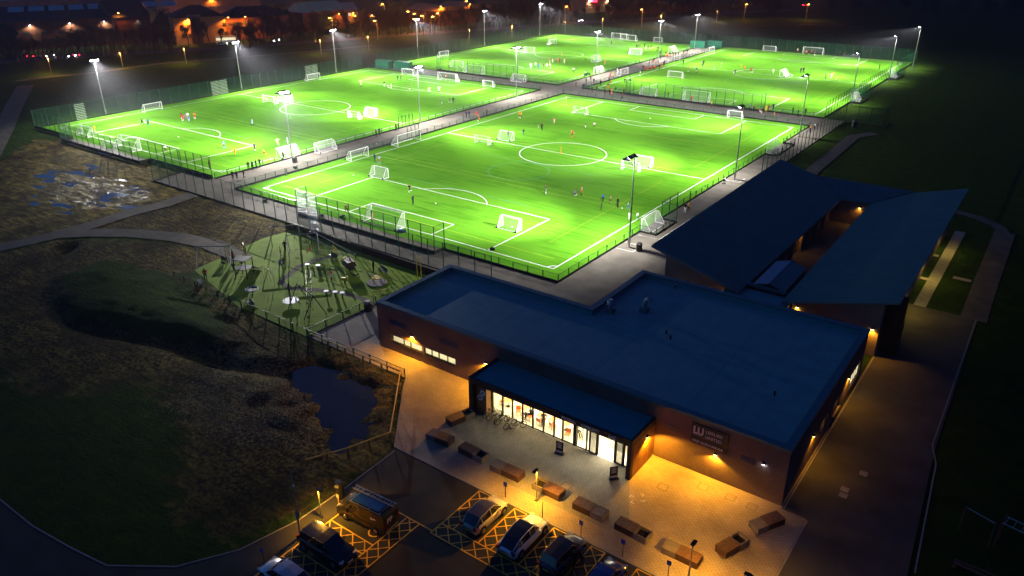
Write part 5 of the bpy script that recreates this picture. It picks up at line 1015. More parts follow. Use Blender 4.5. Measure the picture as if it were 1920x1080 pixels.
PPL = [
 (268, 236, 'run', 'nb', 'left of the pair in the left pitch penalty area'), (279, 236, 'arms', 'un', 'right of the pair in the left pitch penalty area'), (273, 236.5, 'run', 'ww', 'small between that penalty area pair'),
 (341.5, 224, 'stand', 'kr', 'back of the left pitch huddle'), (343.5, 229, 'run', 'rr', 'front left of the left pitch huddle'), (349, 226, 'stand', 'gg', 'middle of the left pitch huddle'), (353.5, 224.5, 'stand', 'wg', 'behind the blue player in the huddle'), (355.5, 231, 'run', 'uw', 'front of the left pitch huddle'), (366, 224, 'arms', 'or', 'right of the left pitch huddle'),
 (474, 236, 'walk', 'ss', 'alone in the middle of the left pitch'), (421, 279, 'walk', 'un', 'alone inside the near half of the left pitch'), (441, 293, 'run', 'oo', 'left orange bib by the left pitch touchline'), (496.5, 294, 'run', 'or', 'right orange bib by the left pitch touchline'), (478.5, 284, 'stand', 'nb', 'at the penalty box corner of the left pitch'), (521, 274, 'arms', 'cp', 'behind the goal by the mast, left one'), (540, 271, 'stand', 'sw', 'behind the goal by the mast, right one'), (311, 283, 'crouch', 'wk', 'behind the fence inside the left pitch goal area'), (178.5, 248, 'stand', 'yy', 'at the near left corner of the left pitch'),
 (532, 300, 'stand', 'kbt', 'in front of the goal beside the mast'), (393.5, 317, 'stand', 'bbt', 'inside the fence at the bottom corner of the left pitch'),
 (466.5, 319, 'stand', 'bbt', 'leftmost of four at the left pitch fence'), (474.5, 318, 'stand', 'nbt', 'second of four at the left pitch fence'), (481, 316, 'stand', 'bnt', 'third of four at the left pitch fence'), (488, 313.5, 'stand', 'bbt', 'rightmost of four at the left pitch fence'), (493.5, 311, 'stand', 'bbt', 'child beside the four at the left pitch fence', .7),
 (437, 337, 'stand', 'bbt', 'left of three at the walkway end by the left pitch corner'), (445, 337, 'walk', 'bnt', 'middle of three at the walkway end'), (458, 335, 'walk', 'kbt', 'right of three at the walkway end'),
 (677, 163, 'stand', 'cc', 'far left in the back half of the left pitch'), (721, 163, 'stand', 'bw', 'left of the left pitch penalty arc'), (734, 167, 'stand', 'cw', 'on the left pitch far penalty line'), (746, 152, 'stand', 'nnt', 'left of the dark pair in the far penalty area'), (752, 151.5, 'stand', 'bnt', 'right of the dark pair in the far penalty area'), (768, 169, 'stand', 'bb', 'beside the mast pole in the far penalty arc'), (805, 175, 'arms', 'pw', 'on the far penalty line, left of two pale'), (823, 173.5, 'arms', 'cp', 'on the far penalty line, right of two pale'), (836, 151, 'arms', 'pb', 'keeper in the far goal of the left pitch'),
 (828.5, 195, 'stand', 'gg', 'left of three below the far penalty box'), (844, 195, 'run', 'ng', 'middle of three below the far penalty box'), (850, 194, 'stand', 'bbt', 'right of three below the far penalty box'),
 (705.8, 256.5, 'stand', 'kbt', 'left of the left pair leaning on the walkway fence'), (711.8, 254.5, 'stand', 'nbt', 'right of the left pair leaning on the walkway fence'), (743, 245, 'stand', 'knt', 'left of the right pair at the walkway fence'), (747, 244.5, 'stand', 'bbt', 'right of the right pair at the walkway fence'),
 (868.6, 226, 'walk', 'kgt', 'left of three walking between the pitches'), (874.5, 221.5, 'walk', 'nbt', 'middle of three walking between the pitches'), (880, 220.5, 'walk', 'bnt', 'right of three walking between the pitches'), (893.6, 221, 'walk', 'rot', 'in red on the central walkway'), (896.5, 224, 'stand', 'on', 'child in front of the red walker', .7), (913, 216.5, 'stand', 'kbt', 'by the goods on the central walkway'), (899, 228, 'sit', 'ob', 'sitting on the near pitch side of the walkway fence', .8),
 (703, 303.5, 'stand', 'nn', 'left of the pair by the left touchline goals'), (711.7, 307.7, 'arms', 'sr', 'right of the pair by the left touchline goals'),
 (769, 363, 'run', 'bb', 'upper of the black pair near the left penalty line'), (774.8, 384, 'stand', 'bb', 'lower of the black pair near the left penalty line'), (698.5, 415, 'arms', 'pp', 'goalkeeper inside the near full size goal'), (649.5, 397, 'crouch', 'kb', 'behind the near goal line fence'),
 (974, 223, 'walk', 'ok', 'front one of the pair near the back left corner'), (977.5, 219, 'stand', 'yy', 'rear one of the pair near the back left corner', .85), (1061.5, 191, 'stand', 'cy', 'at the back corner flag of the near pitch', .85), (1009.8, 240.5, 'stand', 'be', 'child left of the coach, back half of the near pitch', .7), (1016, 245, 'stand', 'bbt', 'coach in the back half of the near pitch'), (981.7, 254, 'stand', 'ng', 'right of the upper left goal pair', .8), (953.3, 258, 'stand', 'bb', 'inside the upper left small goal'),
 (1038.7, 233.5, 'run', 'pc', 'upper middle of the near pitch', .85), (1072.6, 258.5, 'arms', 'rk', 'above the near centre circle'), (1097.5, 242.5, 'stand', 'nw', 'left of the pair below the back small goal', .85), (1114, 238.5, 'crouch', 'wb', 'right of the pair below the back small goal'),
 (1023.6, 364.5, 'arms', 'bg', 'below the near centre circle, left one'), (1078, 368.5, 'crouch', 'gn', 'left of the pair below the centre circle'), (1090.5, 367, 'stand', 'pr', 'right of the pair below the centre circle'),
 (1127.7, 393.5, 'stand', 'bn', 'lowest of the children by the mast', .75), (1130.5, 378.5, 'stand', 'ub', 'upper left of the children by the mast', .75), (1144.5, 381, 'stand', 'pb', 'middle of the children by the mast', .75), (1158, 389, 'stand', 'bbt', 'coach among the children by the mast'), (1177.5, 393.5, 'walk', 'su', 'just left of the nearest mast pole', .75), (1194.7, 413.5, 'stand', 'we', 'by the touchline left of the recessed goal', .75), (1179, 413, 'stand', 'ww', 'hidden partly by the nearest mast pole', .75),
 (1284, 400, 'walk', 'bwt', 'left of the pair on the paving by the blue roof'), (1290, 397.5, 'walk', 'ykt', 'right of the pair on the paving by the blue roof'), (1293.5, 377, 'stand', 'eet', 'at the low fence above the pair by the blue roof'), (1358.5, 344, 'crouch', 'wb', 'by the fence gate near the second mast'),
 (1518, 248, 'stand', 'obt', 'behind the dark fence right of the near pitch corner', .9), (1527, 245, 'stand', 'wbt', 'behind the dark fence, right of the orange jacket', .9),
 (1405, 205, 'stand', 'sk', 'leftmost of the spectators on the cross walkway', .8), (1413, 211, 'walk', 'kbt', 'second spectator on the cross walkway'), (1424, 212, 'sit', 'rw', 'seated among spectators on the cross walkway'), (1436, 210, 'stand', 'yyt', 'large yellow coat on the cross walkway'), (1440.5, 209, 'stand', 'krt', 'just behind the yellow coat'), (1449, 207, 'stand', 'bbt', 'right behind the yellow coat'), (1451, 222, 'stand', 'oet', 'front pair on the cross walkway, left', .85), (1460.5, 221, 'walk', 'bgt', 'front pair on the cross walkway, right'), (1486, 213.5, 'stand', 'bbt', 'alone at the fence right of the group'), (1495.5, 218, 'stand', 'nbt', 'beside the mast foot at the right pitch corner'), (1509.5, 216, 'stand', 'bbt', 'rightmost dark spectator at that corner'),
 (995, 128.5, 'stand', 'ww', 'far left of the back left pitch group'), (1004, 127, 'stand', 'we', 'second from left of the back left pitch group'), (1009.7, 129.5, 'stand', 'uu', 'blue one of the back left pitch group'), (1019, 128, 'stand', 'bgt', 'middle of the back left pitch group'), (1025.5, 128, 'stand', 'gw', 'right middle of the back left pitch group'), (1030.5, 119, 'stand', 'rw', 'behind the back left pitch group'), (1031, 129, 'walk', 'pn', 'right end of the back left pitch group'), (1036, 120, 'stand', 'ww', 'upper right of the back left pitch group'), (1043, 118.5, 'stand', 'rb', 'left of the three under the circle'), (1046.3, 118.5, 'stand', 'or', 'middle of the three under the circle'), (1049, 118, 'stand', 'kb', 'right of the three under the circle'), (1058, 119.5, 'stand', 'pc', 'right of those three, alone'), (1097, 117.5, 'stand', 'bgt', 'below right of the back left centre circle'), (1133.7, 121.5, 'stand', 'oo', 'bright orange before the low fence'), (1075, 137.5, 'arms', 'wb', 'alone low in the back left pitch'), (1146, 84.5, 'stand', 'bbt', 'alone in the far penalty area'),
 (1193, 91.5, 'stand', 'bb', 'left of three behind the facing away goal', .9), (1196, 91, 'stand', 'be', 'middle of three behind the facing away goal', .9), (1199.5, 90.5, 'stand', 'kb', 'right of three behind the facing away goal', .9), (1208, 89.5, 'stand', 'bb', 'left rear of the dark four', .9), (1210.5, 93, 'stand', 'bw', 'left front of the dark four', .9), (1215, 92.5, 'stand', 'bb', 'third of the dark four', .9), (1220, 91.5, 'stand', 'bn', 'right of the dark four', .9), (1231.5, 96, 'stand', 'bb', 'left of the dark three', .9), (1234, 95.5, 'stand', 'be', 'middle of the dark three', .9), (1240.7, 96.5, 'stand', 'ee', 'right of the dark three', .9),
 (1205.5, 132, 'stand', 'bnt', 'left end of the red bib crowd'), (1208.5, 132.5, 'stand', 'rrt', 'orange red coat at the left of the crowd'), (1215, 132.5, 'sit', 'rr', 'seated left in the red bib crowd'), (1221.5, 130.5, 'sit', 'rr', 'seated second in the red bib crowd'), (1225.5, 130.5, 'sit', 'rb', 'seated third in the red bib crowd'), (1229, 130, 'sit', 'rr', 'seated fourth in the red bib crowd'), (1217, 124, 'stand', 'kgt', 'standing at the back left of the red crowd'), (1222.5, 120.5, 'stand', 'rbt', 'standing behind the red bib crowd, left'), (1225.5, 118, 'stand', 'bkt', 'standing behind the red bib crowd, middle'), (1229.5, 121, 'stand', 'prt', 'standing behind the red bib crowd, right'), (1234, 121, 'stand', 'wkt', 'in pale coat behind the red crowd'), (1236, 130, 'stand', 'bbt', 'dark at the right of the red crowd'), (1239.5, 126.5, 'stand', 'ort', 'orange coat right of the red crowd'), (1241, 129.5, 'sit', 'ok', 'seated right of the red crowd'), (1244, 124.5, 'stand', 'nnt', 'tall dark cluster left at the walkway'), (1246, 122, 'stand', 'bbt', 'tall dark cluster right at the walkway'), (1238, 104.5, 'stand', 'bet', 'at the fence above the red crowd'), (1238.5, 112, 'stand', 'bbt', 'on the walkway above the red crowd'),
 (1248, 106, 'stand', 'byt', 'first along the upper walkway row'), (1250.5, 107.5, 'stand', 'ort', 'second along the upper walkway row'), (1255.5, 106.5, 'stand', 'bbt', 'third along the upper walkway row'), (1262, 107, 'walk', 'bkt', 'fourth along the upper walkway row'), (1266.5, 107, 'stand', 'bkt', 'fifth along the upper walkway row'), (1272, 106, 'stand', 'bbt', 'sixth along the upper walkway row'), (1281.5, 102.5, 'stand', 'bbt', 'seventh along the upper walkway row'), (1286, 101, 'stand', 'nbt', 'eighth along the upper walkway row'), (1289, 100, 'stand', 'bbt', 'ninth along the upper walkway row'),
 (1097, 143, 'stand', 'wnt', 'left of two at the green seat by the crossing'), (1100.5, 142, 'stand', 'bbt', 'right of two at the green seat by the crossing'), (1107.5, 152, 'walk', 'kbt', 'left walker under the crossing mast'), (1113.5, 158, 'walk', 'bkt', 'right walker under the crossing mast'), (1099, 157.5, 'stand', 'bbt', 'dark pair at the crossing corner, upper'), (1094.5, 168, 'stand', 'bnt', 'dark pair at the crossing corner, lower'), (1080, 164, 'walk', 'kkt', 'alone on the paving of the crossing'), (1142, 152, 'stand', 'pbt', 'dark trousers beside the walkway rail'), (1144.5, 145, 'stand', 'ppt', 'pink coat by the walkway goal'), (1149, 144, 'stand', 'yyt', 'yellow coat by the walkway goal'), (1157.5, 138, 'walk', 'cwt', 'cream coat left of the walkway goal'),
 (1126, 161, 'stand', 'bbt', 'at the spectator fence, first from the left'), (1119, 170.5, 'sit', 'bet', 'seated at the spectator fence'), (1134, 178, 'stand', 'bbt', 'third at the spectator fence'), (1140, 167, 'stand', 'kot', 'above the orange coat at the spectator fence'), (1146.5, 177, 'stand', 'oot', 'tall orange coat at the spectator fence'), (1143, 178, 'stand', 'bbt', 'touching the orange coat at the spectator fence'), (1154, 174.5, 'stand', 'bet', 'tall dark figure right of the orange coat'), (1161, 173, 'stand', 'sn', 'child right of the tall dark figure', .75), (1169.5, 177, 'stand', 'kbt', 'last at the spectator fence'), (1110, 173.5, 'stand', 'nbt', 'bulky dark coat left on the spectator fence'), (1166.5, 187, 'walk', 'kbt', 'on the lit paving below the spectator fence'), (1145, 158.5, 'run', 'or', 'child in orange inside the back right pitch corner', .75), (1177.5, 149, 'stand', 'bw', 'left of the three near that corner'), (1181, 155, 'stand', 'wb', 'front of the three near that corner'), (1171.5, 155, 'sit', 'bb', 'sitting near that corner'), (1200, 143.5, 'stand', 'wk', 'on the left touchline of the back right pitch'),
 (1318.7, 123, 'stand', 'bb', 'rear of the left pair on the back right pitch'), (1316, 126, 'stand', 'we', 'front of the left pair on the back right pitch'), (1352, 127, 'stand', 'we', 'alone above the halfway line'), (1339, 132.5, 'stand', 'ss', 'alone on the halfway line left of the circle'), (1289.7, 135.5, 'stand', 'rg', 'left of two below the halfway line'), (1305.3, 137, 'stand', 'nw', 'right of two below the halfway line'), (1281, 121, 'stand', 'bb', 'at the left touchline of the back right pitch'), (1389.7, 127.5, 'stand', 'oo', 'upper small one above the circle', .8), (1396, 132, 'stand', 'or', 'lower small one above the circle', .8), (1377.5, 140.5, 'stand', 'nn', 'on the left edge of the back right circle'), (1407.5, 137, 'stand', 'rb', 'left of the pair inside the circle'), (1410.8, 136.7, 'stand', 'gg', 'right of the pair inside the circle'), (1449, 138.5, 'stand', 'ww', 'left of the goal at the circle'), (1501, 137, 'stand', 'bbt', 'left of the dark pair right of the circle'), (1506, 136.5, 'stand', 'bbt', 'right of the dark pair right of the circle'), (1547.5, 147, 'stand', 'ee', 'left of the five by the right touchline'), (1552.8, 147.5, 'stand', 'rk', 'second of the five by the right touchline'), (1557.5, 148, 'stand', 'ws', 'third of the five by the right touchline'), (1561.8, 145.5, 'stand', 'rb', 'fourth of the five by the right touchline'), (1568, 150.5, 'stand', 'kr', 'last of the five by the right touchline'), (1511, 103.5, 'stand', 'ok', 'left of four in the far goal'), (1517, 103, 'stand', 'bb', 'second of four in the far goal'), (1521, 103, 'stand', 'rb', 'third of four in the far goal'), (1527, 104.5, 'stand', 'nb', 'last of four in the far goal'), (1495, 99, 'stand', 'cr', 'left of the far goal', .9), (1570.5, 103.5, 'stand', 'bbt', 'left of three right of the far goal'), (1574, 104, 'stand', 'kbt', 'middle of three right of the far goal'), (1583, 105.5, 'crouch', 'rk', 'right of three right of the far goal'), (1648, 130.5, 'stand', 'bbt', 'alone near the right touchline of the back right pitch'),
 (1296, 192, 'stand', 'rk', 'behind the tall dark fence, left of two'), (1333, 202, 'stand', 'pb', 'behind the tall dark fence, right of two'), (1246, 183, 'stand', 'eet', 'left of the green coats behind the tall fence'), (1252.5, 184, 'stand', 'bbt', 'right of the green coats behind the tall fence'),
 (386.5, 526, 'stand', 'rbt', 'alone at the left edge of the playground'), (437.5, 491, 'walk', 'rbt', 'pushing at the playground entrance'), (460.5, 480, 'stand', 'kbt', 'under the yellow entrance gate'), (526.5, 479, 'stand', 'yb', 'left child under the swing frame', .75), (535.5, 472, 'walk', 'bnt', 'adult right under the swing frame'), (526.5, 503, 'run', 'un', 'blue child at the end of the toy track', .75), (532.5, 501, 'stand', 'kk', 'brown child at the end of the toy track', .75), (622.5, 526, 'arms', 'rw', 'middle of the playground', .85), (701, 510, 'stand', 'bbt', 'beside the bench under the retaining wall'), (439, 512, 'run', 'bbt', 'hanging from the rope near the net climber', .8), (556, 571, 'sit', 'bb', 'sitting on the disc swing', .7)]
for q in PPL:
    person(q[0], q[1], q[2], q[3], q[4], hgt=(q[5] if len(q) > 5 else 1.0), z=0.0)
for x, y, z_, k, l_ in ((-31.0, -16.5, .55, 'orr', 'person in orange overalls riding the near playground swing'),): person(x, y, 'sit', 'oot', '', 2.6, .8, z_, False, l_)
person(1077, 1066, 'walk', 'bbt', '', R(160), 1, -.014, True, 'person in dark clothes leaning to the open door of the graphite car')
person(17.95, -31.3, 'sit', 'bbt', '', 2.4, 1, 0, False, 'person in black seated in the fourth cafe window bay'); person(19.4, -31.2, 'sit', 'kbt', '', 3.6, 1, 0, False, 'person in brown seated in the fifth cafe window bay'); person(22.85, -31.0, 'sit', 'bbt', '', 4.6, 1, 0, False, 'person in black seated under the FOOTBALL lettering')
# footballs
bmb = bmesh.new(); bmesh.ops.create_icosphere(bmb, subdivisions=2, radius=.13); bme = bpy.data.meshes.new('football'); bmb.to_mesh(bme); bmb.free(); bme.materials.append(M['white_paint']); smooth(bme)
for px, py, l_ in ((817, 383, 'football alone near the left penalty area of the near pitch'), (662.5, 330, 'football by the left penalty line'), (1166, 392, 'football at the feet of the child group by the mast'), (1219, 223, 'football near the back penalty area'), (706, 270.5, 'football on the central walkway'), (335, 258, 'football alone on the left pitch'), (960, 428, 'football in the small goal of the near penalty area'), (1280, 172, 'football near the tall dark fence of the back right pitch'), (1281, 169, 'second football near the tall dark fence of the back right pitch')):
    p = G(px, py); tag(place('football', bme, None, (p.x, p.y, .15)), l_, 'ball', 'loose footballs')
# kit bags
for px, py, c, l_ in ((750, 435, 'cloth_blue', 'blue kit bags at the right post of the near full size goal'), (757, 436, 'cloth_navy', 'dark kit bag beside the blue one'), (603, 406, 'cloth_black', 'black bag on the turf left behind the fence'), (642, 408, 'cloth_black', 'black bag on the turf near the goal line fence'), (923, 469, 'cloth_black', 'black bag at the near touchline by the roof'), (497, 378, 'cloth_black', 'black bag on the walkway under the high fence'), (553.5, 316, 'cloth_black', 'black bag on the central walkway')):
    p = G(px, py); t = thing('kit_bag', l_, 'bag', (p.x, p.y, .02), random.random()*3, 'kit bags by the pitch'); MB().cbox((0, 0, .17), (.75, .38, .34)).cbox((0, 0, .36), (.6, .28, .06)).build('body', c, t); MB().path([(-.2, 0, .36), (-.1, 0, .5), (.1, 0, .5), (.2, 0, .36)], .02, 4).build('handle', 'dark_metal', t)
# corner flags and centre pole
for px, py, l_ in ((1051.5, 287, 'faint orange training pole at the near centre spot'), (1053.5, 105, 'faint orange training pole at the back left centre')):
    p = G(px, py); t = thing('training_pole', l_, 'pole', (p.x, p.y, 0)); MB().tube((0, 0, 0), (0, 0, 1.6), .05, .03, 6).build('shaft', 'cloth_orange', t); MB().tube((0, 0, 0), (0, 0, .06), .25, .2, 10).build('base', 'cloth_orange', t)
# equipment containers
for x, y, l_ in ((-142.3, 110.8, 'green storage container by the left pitch corner, left of two'), (-134.6, 112.2, 'green storage container by the left pitch corner, right of two'), (-74.8, 219.5, 'green storage container between the back pitches, left of two'), (-69.5, 224.0, 'green storage container between the back pitches, right of two')):
    t = thing('storage_container', l_, 'container', (x, y, .01), 0, 'green storage containers')
    b = MB().box(-3.0, -1.2, .1, 3.0, 1.2, 2.6); b.build('body', 'container_green', t); c = MB()
    for k in range(18): c.box(-2.9+k*.33, -1.24, .25, -2.75+k*.33, -1.201, 2.45)
    c.box(-3.05, -1.25, 2.5, 3.05, 1.25, 2.62).build('side_rib', 'container_green', t); MB().box(3.0, -1.15, .15, 3.05, 1.15, 2.45).build('door', 'fence_green', t)
# spectator barrier / boards along the walkway
for px0, py0, px1, py1, l_ in ((1253, 107, 1288, 101, 'pale pitch side barrier behind the upper walkway row'), (1095, 144, 1106, 141, 'green seat unit by the crossing')):
    a, c = G(px0, py0), G(px1, py1); t = thing('barrier', l_, 'barrier', a, math.atan2(c.y-a.y, c.x-a.x)); Lb = (c-a).length
    MB().box(0, -.03, .2, Lb, .03, 1.0).build('board', 'cloth_cream' if px0 > 1200 else 'fence_green', t); MB().box(0, -.25, 0, .1, .25, .25).box(Lb-.1, -.25, 0, Lb, .25, .25).build('foot', 'dark_metal', t)

# ------------------------------------------------------------------ playground
def swing(p, ang, L, H, label, seats=2, m='galvanised', spread=1.5):
    t = thing('swing_set', label, 'swing', (p[0], p[1], 0), ang, 'playground swings')
    MB().tube((-L/2, 0, H), (L/2, 0, H), .07, n=8).build('top_bar', m, t)
    for s in (-1, 1):
        for k in (-1, 1): MB().tube((s*L/2, 0, H), (s*L/2, k*spread, 0), .055, n=6).build('leg', m, t)
    for i in range(seats):
        x = (i+.5)*L/seats-L/2; y = .5*(-1)**i
        st_ = MB().box(x-.24, y-.1, .5, x+.24, y+.1, .55).build('seat', 'tyre', t)
        MB().tube((x-.22, 0, H), (x-.22, y, .55), .014, n=4).tube((x+.22, 0, H), (x+.22, y, .55), .014, n=4).build('chain', 'dark_metal', st_)
swing((-39.0, -26.6), R(38), 4.6, 2.9, 'pale steel swing at the left edge of the playground'); swing((-32.6, -16.4), R(50), 4.2, 3.0, 'tall white swing frame by the retaining wall')
swing((-17.5, -28.6), R(-15), 4.4, 2.9, 'dark swing frame at the near right of the playground', 2, 'dark_metal')
t = thing('high_frame', 'high white post frame left of the tall swing', 'climbing frame', (-37.2, -16.2, 0), R(50)); MB().path([(-1.8, 0, 0), (-1.8, 0, 3.2), (2.3, 0, 3.2)], .06).build('frame', 'galvanised', t); MB().tube((2.3, 0, 3.2), (2.3, 0, 0), .06).build('post', 'galvanised', t)
t = thing('zip_rail', 'long pale double rail running from the swing to the yellow panel', 'rail', (-31, -13.6, 0)); MB().tube((-3.5, .3, 2.2), (6.5, -.3, .9), .05).build('upper_rail', 'galvanised', t); MB().tube((-3.4, -.5, 1.6), (6.3, -1.0, .7), .05).build('lower_rail', 'galvanised', t)
for x in (-3.3, 1.3, 6.2): MB().tube((x, 0, 0), (x, 0, 2.2-.13*(x+3.5)), .05).build('post', 'dark_metal', t)
# net climber with dark panel
t = thing('climbing_unit', 'dark climbing unit with roof panel left of centre in the playground', 'climbing frame', (-32.6, -26.6, 0), R(20))
for x in (-.9, .9):
    for y in (-.8, .8): MB().tube((x, y, 0), (x, y, 2.7), .06).build('post', 'dark_metal', t)
MB().box(-.95, -.85, 1.3, .95, .85, 1.36).build('deck', 'dark_metal', t); MB().box(-1.0, -.9, 2.6, 1.0, .9, 2.68).build('roof', 'bin_black', t)
MB().add([(-.9, .85, 1.3), (.9, .85, 1.3), (.9, 2.6, .05), (-.9, 2.6, .05)], [(0, 1, 2, 3), (3, 2, 1, 0)]).build('ramp', 'bin_black', t)
for k in range(5): MB().tube((-.9, -.86, .4+k*.4), (.9, -.86, .4+k*.4), .02, n=4).build('rope', 'dark_metal', t)
t = thing('rope_climber', 'curved rope hoop right of the dark climbing unit', 'climbing frame', (-28.6, -26.4, 0), R(20)); MB().path([(-1.5, 0, 0), (-1.4, 0, 1.2), (-.9, 0, 2.1), (0, 0, 2.4), (.9, 0, 2.1), (1.4, 0, 1.2), (1.5, 0, 0)], .035).build('hoop', 'galvanised', t)
for k in range(4): MB().tube((-.8+k*.5, 0, 2.2), (-.8+k*.5, .4, .1), .015, n=4).build('rope', 'dark_metal', t)
# dish spinner, disc swing, roundabout
p = G(474, 553); t = thing('spinner_bowl', 'white rimmed spinning bowl left of the disc swing', 'spinner', (p.x, p.y, 0)); MB().tube((0, 0, 0), (0, 0, .55), .09).build('stem', 'dark_metal', t); MB().tube((0, 0, .5), (0, 0, .8), .35, .78, 18).build('bowl', 'bin_black', t)
MB().path([(.8*math.cos(a), .8*math.sin(a), .82) for a in [2*math.pi*k/20 for k in range(21)]], .07, 6).build('rim', 'white_paint', t); MB().path([(-.5, 0, .85), (-.4, 0, 1.4), (.4, 0, 1.4), (.5, 0, .85)], .03).build('hoop', 'dark_metal', t)
p = G(546, 570); t = thing('disc_swing', 'round pale disc swing hanging from a single dark mast', 'swing', (p.x, p.y, 0), R(15)); MB().tube((.0, 0, 0), (0, 0, 3.0), .09, .07).build('mast', 'dark_metal', t); MB().tube((0, 0, .45), (0, 0, .53), 1.0, 1.0, 24).build('disc', 'white_paint', t)
for k in range(6): a = 2*math.pi*k/6; MB().tube((.9*math.cos(a), .9*math.sin(a), .5), (0, 0, 2.95), .02, n=4).build('rope', 'dark_metal', t)
p = G(707, 531); t = thing('roundabout', 'roundabout with pale deck and yellow disc near the yellow gate', 'roundabout', (p.x, p.y, 0)); MB().tube((0, 0, .05), (0, 0, .16), 1.35, 1.35, 24).build('deck', 'kerb_stone', t); MB().tube((0, 0, .8), (0, 0, .9), .7, .7, 18).build('table', 'yellow_metal', t)
for k in range(4): a = 2*math.pi*k/4+.4; MB().path([(1.1*math.cos(a), 1.1*math.sin(a), .16), (1.1*math.cos(a), 1.1*math.sin(a), .9), (.5*math.cos(a), .5*math.sin(a), .95)], .03).build('handle', 'orange_plastic', t)
def panel(px, py, rz, label, wd=1.6, h=1.5):
    p = G(px, py); t = thing('playground_gate', label, 'gate', (p.x, p.y, 0), rz, 'yellow playground gates')
    MB().path([(0, 0, 0), (0, 0, h), (wd, 0, h), (wd, 0, 0)], .06).build('frame', 'yellow_metal', t); b = MB().box(.06, -.02, .15, wd-.06, .02, .22)
    for k in range(6): b.tube((.2+k*(wd-.4)/5, 0, .15), (.2+k*(wd-.4)/5, 0, h), .022, n=4)
    b.build('bars', 'yellow_metal', t)
panel(458, 474, R(-30), 'yellow gate at the left playground entrance, right leaf'); panel(424, 482, R(40), 'small yellow gate leaf at the left playground entrance', .9); panel(625, 478, R(-20), 'yellow panel at the end of the pale rail', 1.5); panel(701, 567, R(62), 'yellow gate at the building corner', 1.9)
p = G(783, 525); t = thing('tall_gate_post', 'pair of tall yellow lit gate posts against the roof edge', 'gate post', (p.x, p.y, 0)); MB().tube((0, 0, 0), (0, 0, 3.6), .06).build('post', 'yellow_metal', t); MB().tube((.5, .2, 0), (.5, .2, 3.4), .06).build('post', 'yellow_metal', t)
p = G(655, 506); t = thing('tunnel_slide', 'low play train with dark red hood and yellow end', 'play structure', (p.x, p.y, 0), R(-22)); MB().box(-1.3, -.5, .5, 1.3, .5, .6).build('deck', 'dark_metal', t); MB().add([(-.7, -.55, 1.5), (1.0, -.55, 1.5), (1.0, .55, 1.5), (-.7, .55, 1.5), (-.7, -.75, .8), (1.0, -.75, .8), (1.0, .75, .8), (-.7, .75, .8)], [(0, 1, 2, 3), (4, 5, 1, 0), (6, 7, 3, 2), (5, 6, 2, 1), (7, 4, 0, 3)]).build('hood', 'timber_dark', t); MB().tube((-1.5, 0, .9), (-1.2, 0, .9), .55, .55, 14).build('front_disc', 'yellow_metal', t); MB().path([(1.3, -.4, .55), (2.4, -.4, .1), (2.4, .4, .1), (1.3, .4, .55)], .06).build('ramp', 'dark_metal', t)
p = G(647, 531); t = thing('spring_rider', 'yellow spring rider below the play train', 'spring rider', (p.x, p.y, 0), .5); MB().tube((0, 0, 0), (0, 0, .4), .12).build('spring', 'dark_metal', t); MB().cbox((0, 0, .62), (.9, .25, .35)).cbox((.35, 0, .9), (.2, .2, .3)).build('seat', 'yellow_metal', t)
for px, py, l_ in ((612.5, 556, 'mushroom stepping post, left of three'), (629, 557, 'mushroom stepping post, middle of three'), (642.5, 559, 'mushroom stepping post, right of three'), (577, 505, 'white capped post by the arched ladder'), (597, 507, 'second white capped post by the balance beam')):
    p = G(px, py); t = thing('stepping_post', l_, 'stepping post', (p.x, p.y, 0), 0, 'white topped stepping posts'); MB().tube((0, 0, 0), (0, 0, .7), .1).build('stem', 'dark_metal', t); MB().tube((0, 0, .7), (0, 0, .8), .33, .33, 12).build('cap', 'white_paint', t)
a = G(578, 508); c = G(581, 566); t = thing('rope_ladder', 'long ground level ladder crossing the toy track', 'ladder', (a.x, a.y, 0)); d = c-a; n = 12; s = Vector((-d.y, d.x, 0)).normalized()*.3
MB().tube(s+Vector((0, 0, .5)), d+s+Vector((0, 0, .5)), .025, n=4).build('stile', 'dark_metal', t); MB().tube(-s+Vector((0, 0, .5)), d-s+Vector((0, 0, .5)), .025, n=4).build('stile', 'dark_metal', t)
for k in range(n): MB().tube(d*((k+.5)/n)+s+Vector((0, 0, .5)), d*((k+.5)/n)-s+Vector((0, 0, .5)), .02, n=4).build('rung', 'dark_metal', t)
for px, py, rz, l_ in ((376, 535, -.45, 'dark table bench at the left corner of the playground'), (470, 575, -.35, 'dark bench with pale edge at the near side of the playground'), (718, 512, -.3, 'dark bench seat under the retaining wall'), (625, 482+4, -.3, 'dark buggy shaped seat by the yellow panel')):
    p = G(px, py); t = thing('park_bench', l_, 'bench', (p.x, p.y, 0), rz, 'playground benches'); MB().box(-1, -.22, .46, 1, .22, .52).build('seat', 'fence_green', t); MB().box(-1, .2, .55, 1, .26, .95).build('backrest', 'fence_green', t)
    for x in (-.8, .8): MB().box(x-.04, -.2, 0, x+.04, .2, .46).build('leg', 'galvanised', t)
p = G(421, 492); t = thing('pushchair', 'dark pushchair at the playground entrance', 'pushchair', (p.x, p.y, 0)); MB().cbox((0, 0, .6), (.45, .7, .35)).cbox((0, -.25, .9), (.42, .35, .3)).build('seat', 'bin_black', t); MB().path([(-.2, .3, .7), (-.2, .6, 1.05), (.2, .6, 1.05), (.2, .3, .7)], .02).build('handle', 'dark_metal', t)
for x in (-.25, .25):
    for y in (-.3, .3): MB().tube((x-.03, y, .13), (x+.03, y, .13), .13, n=10).build('wheel', 'tyre', t)
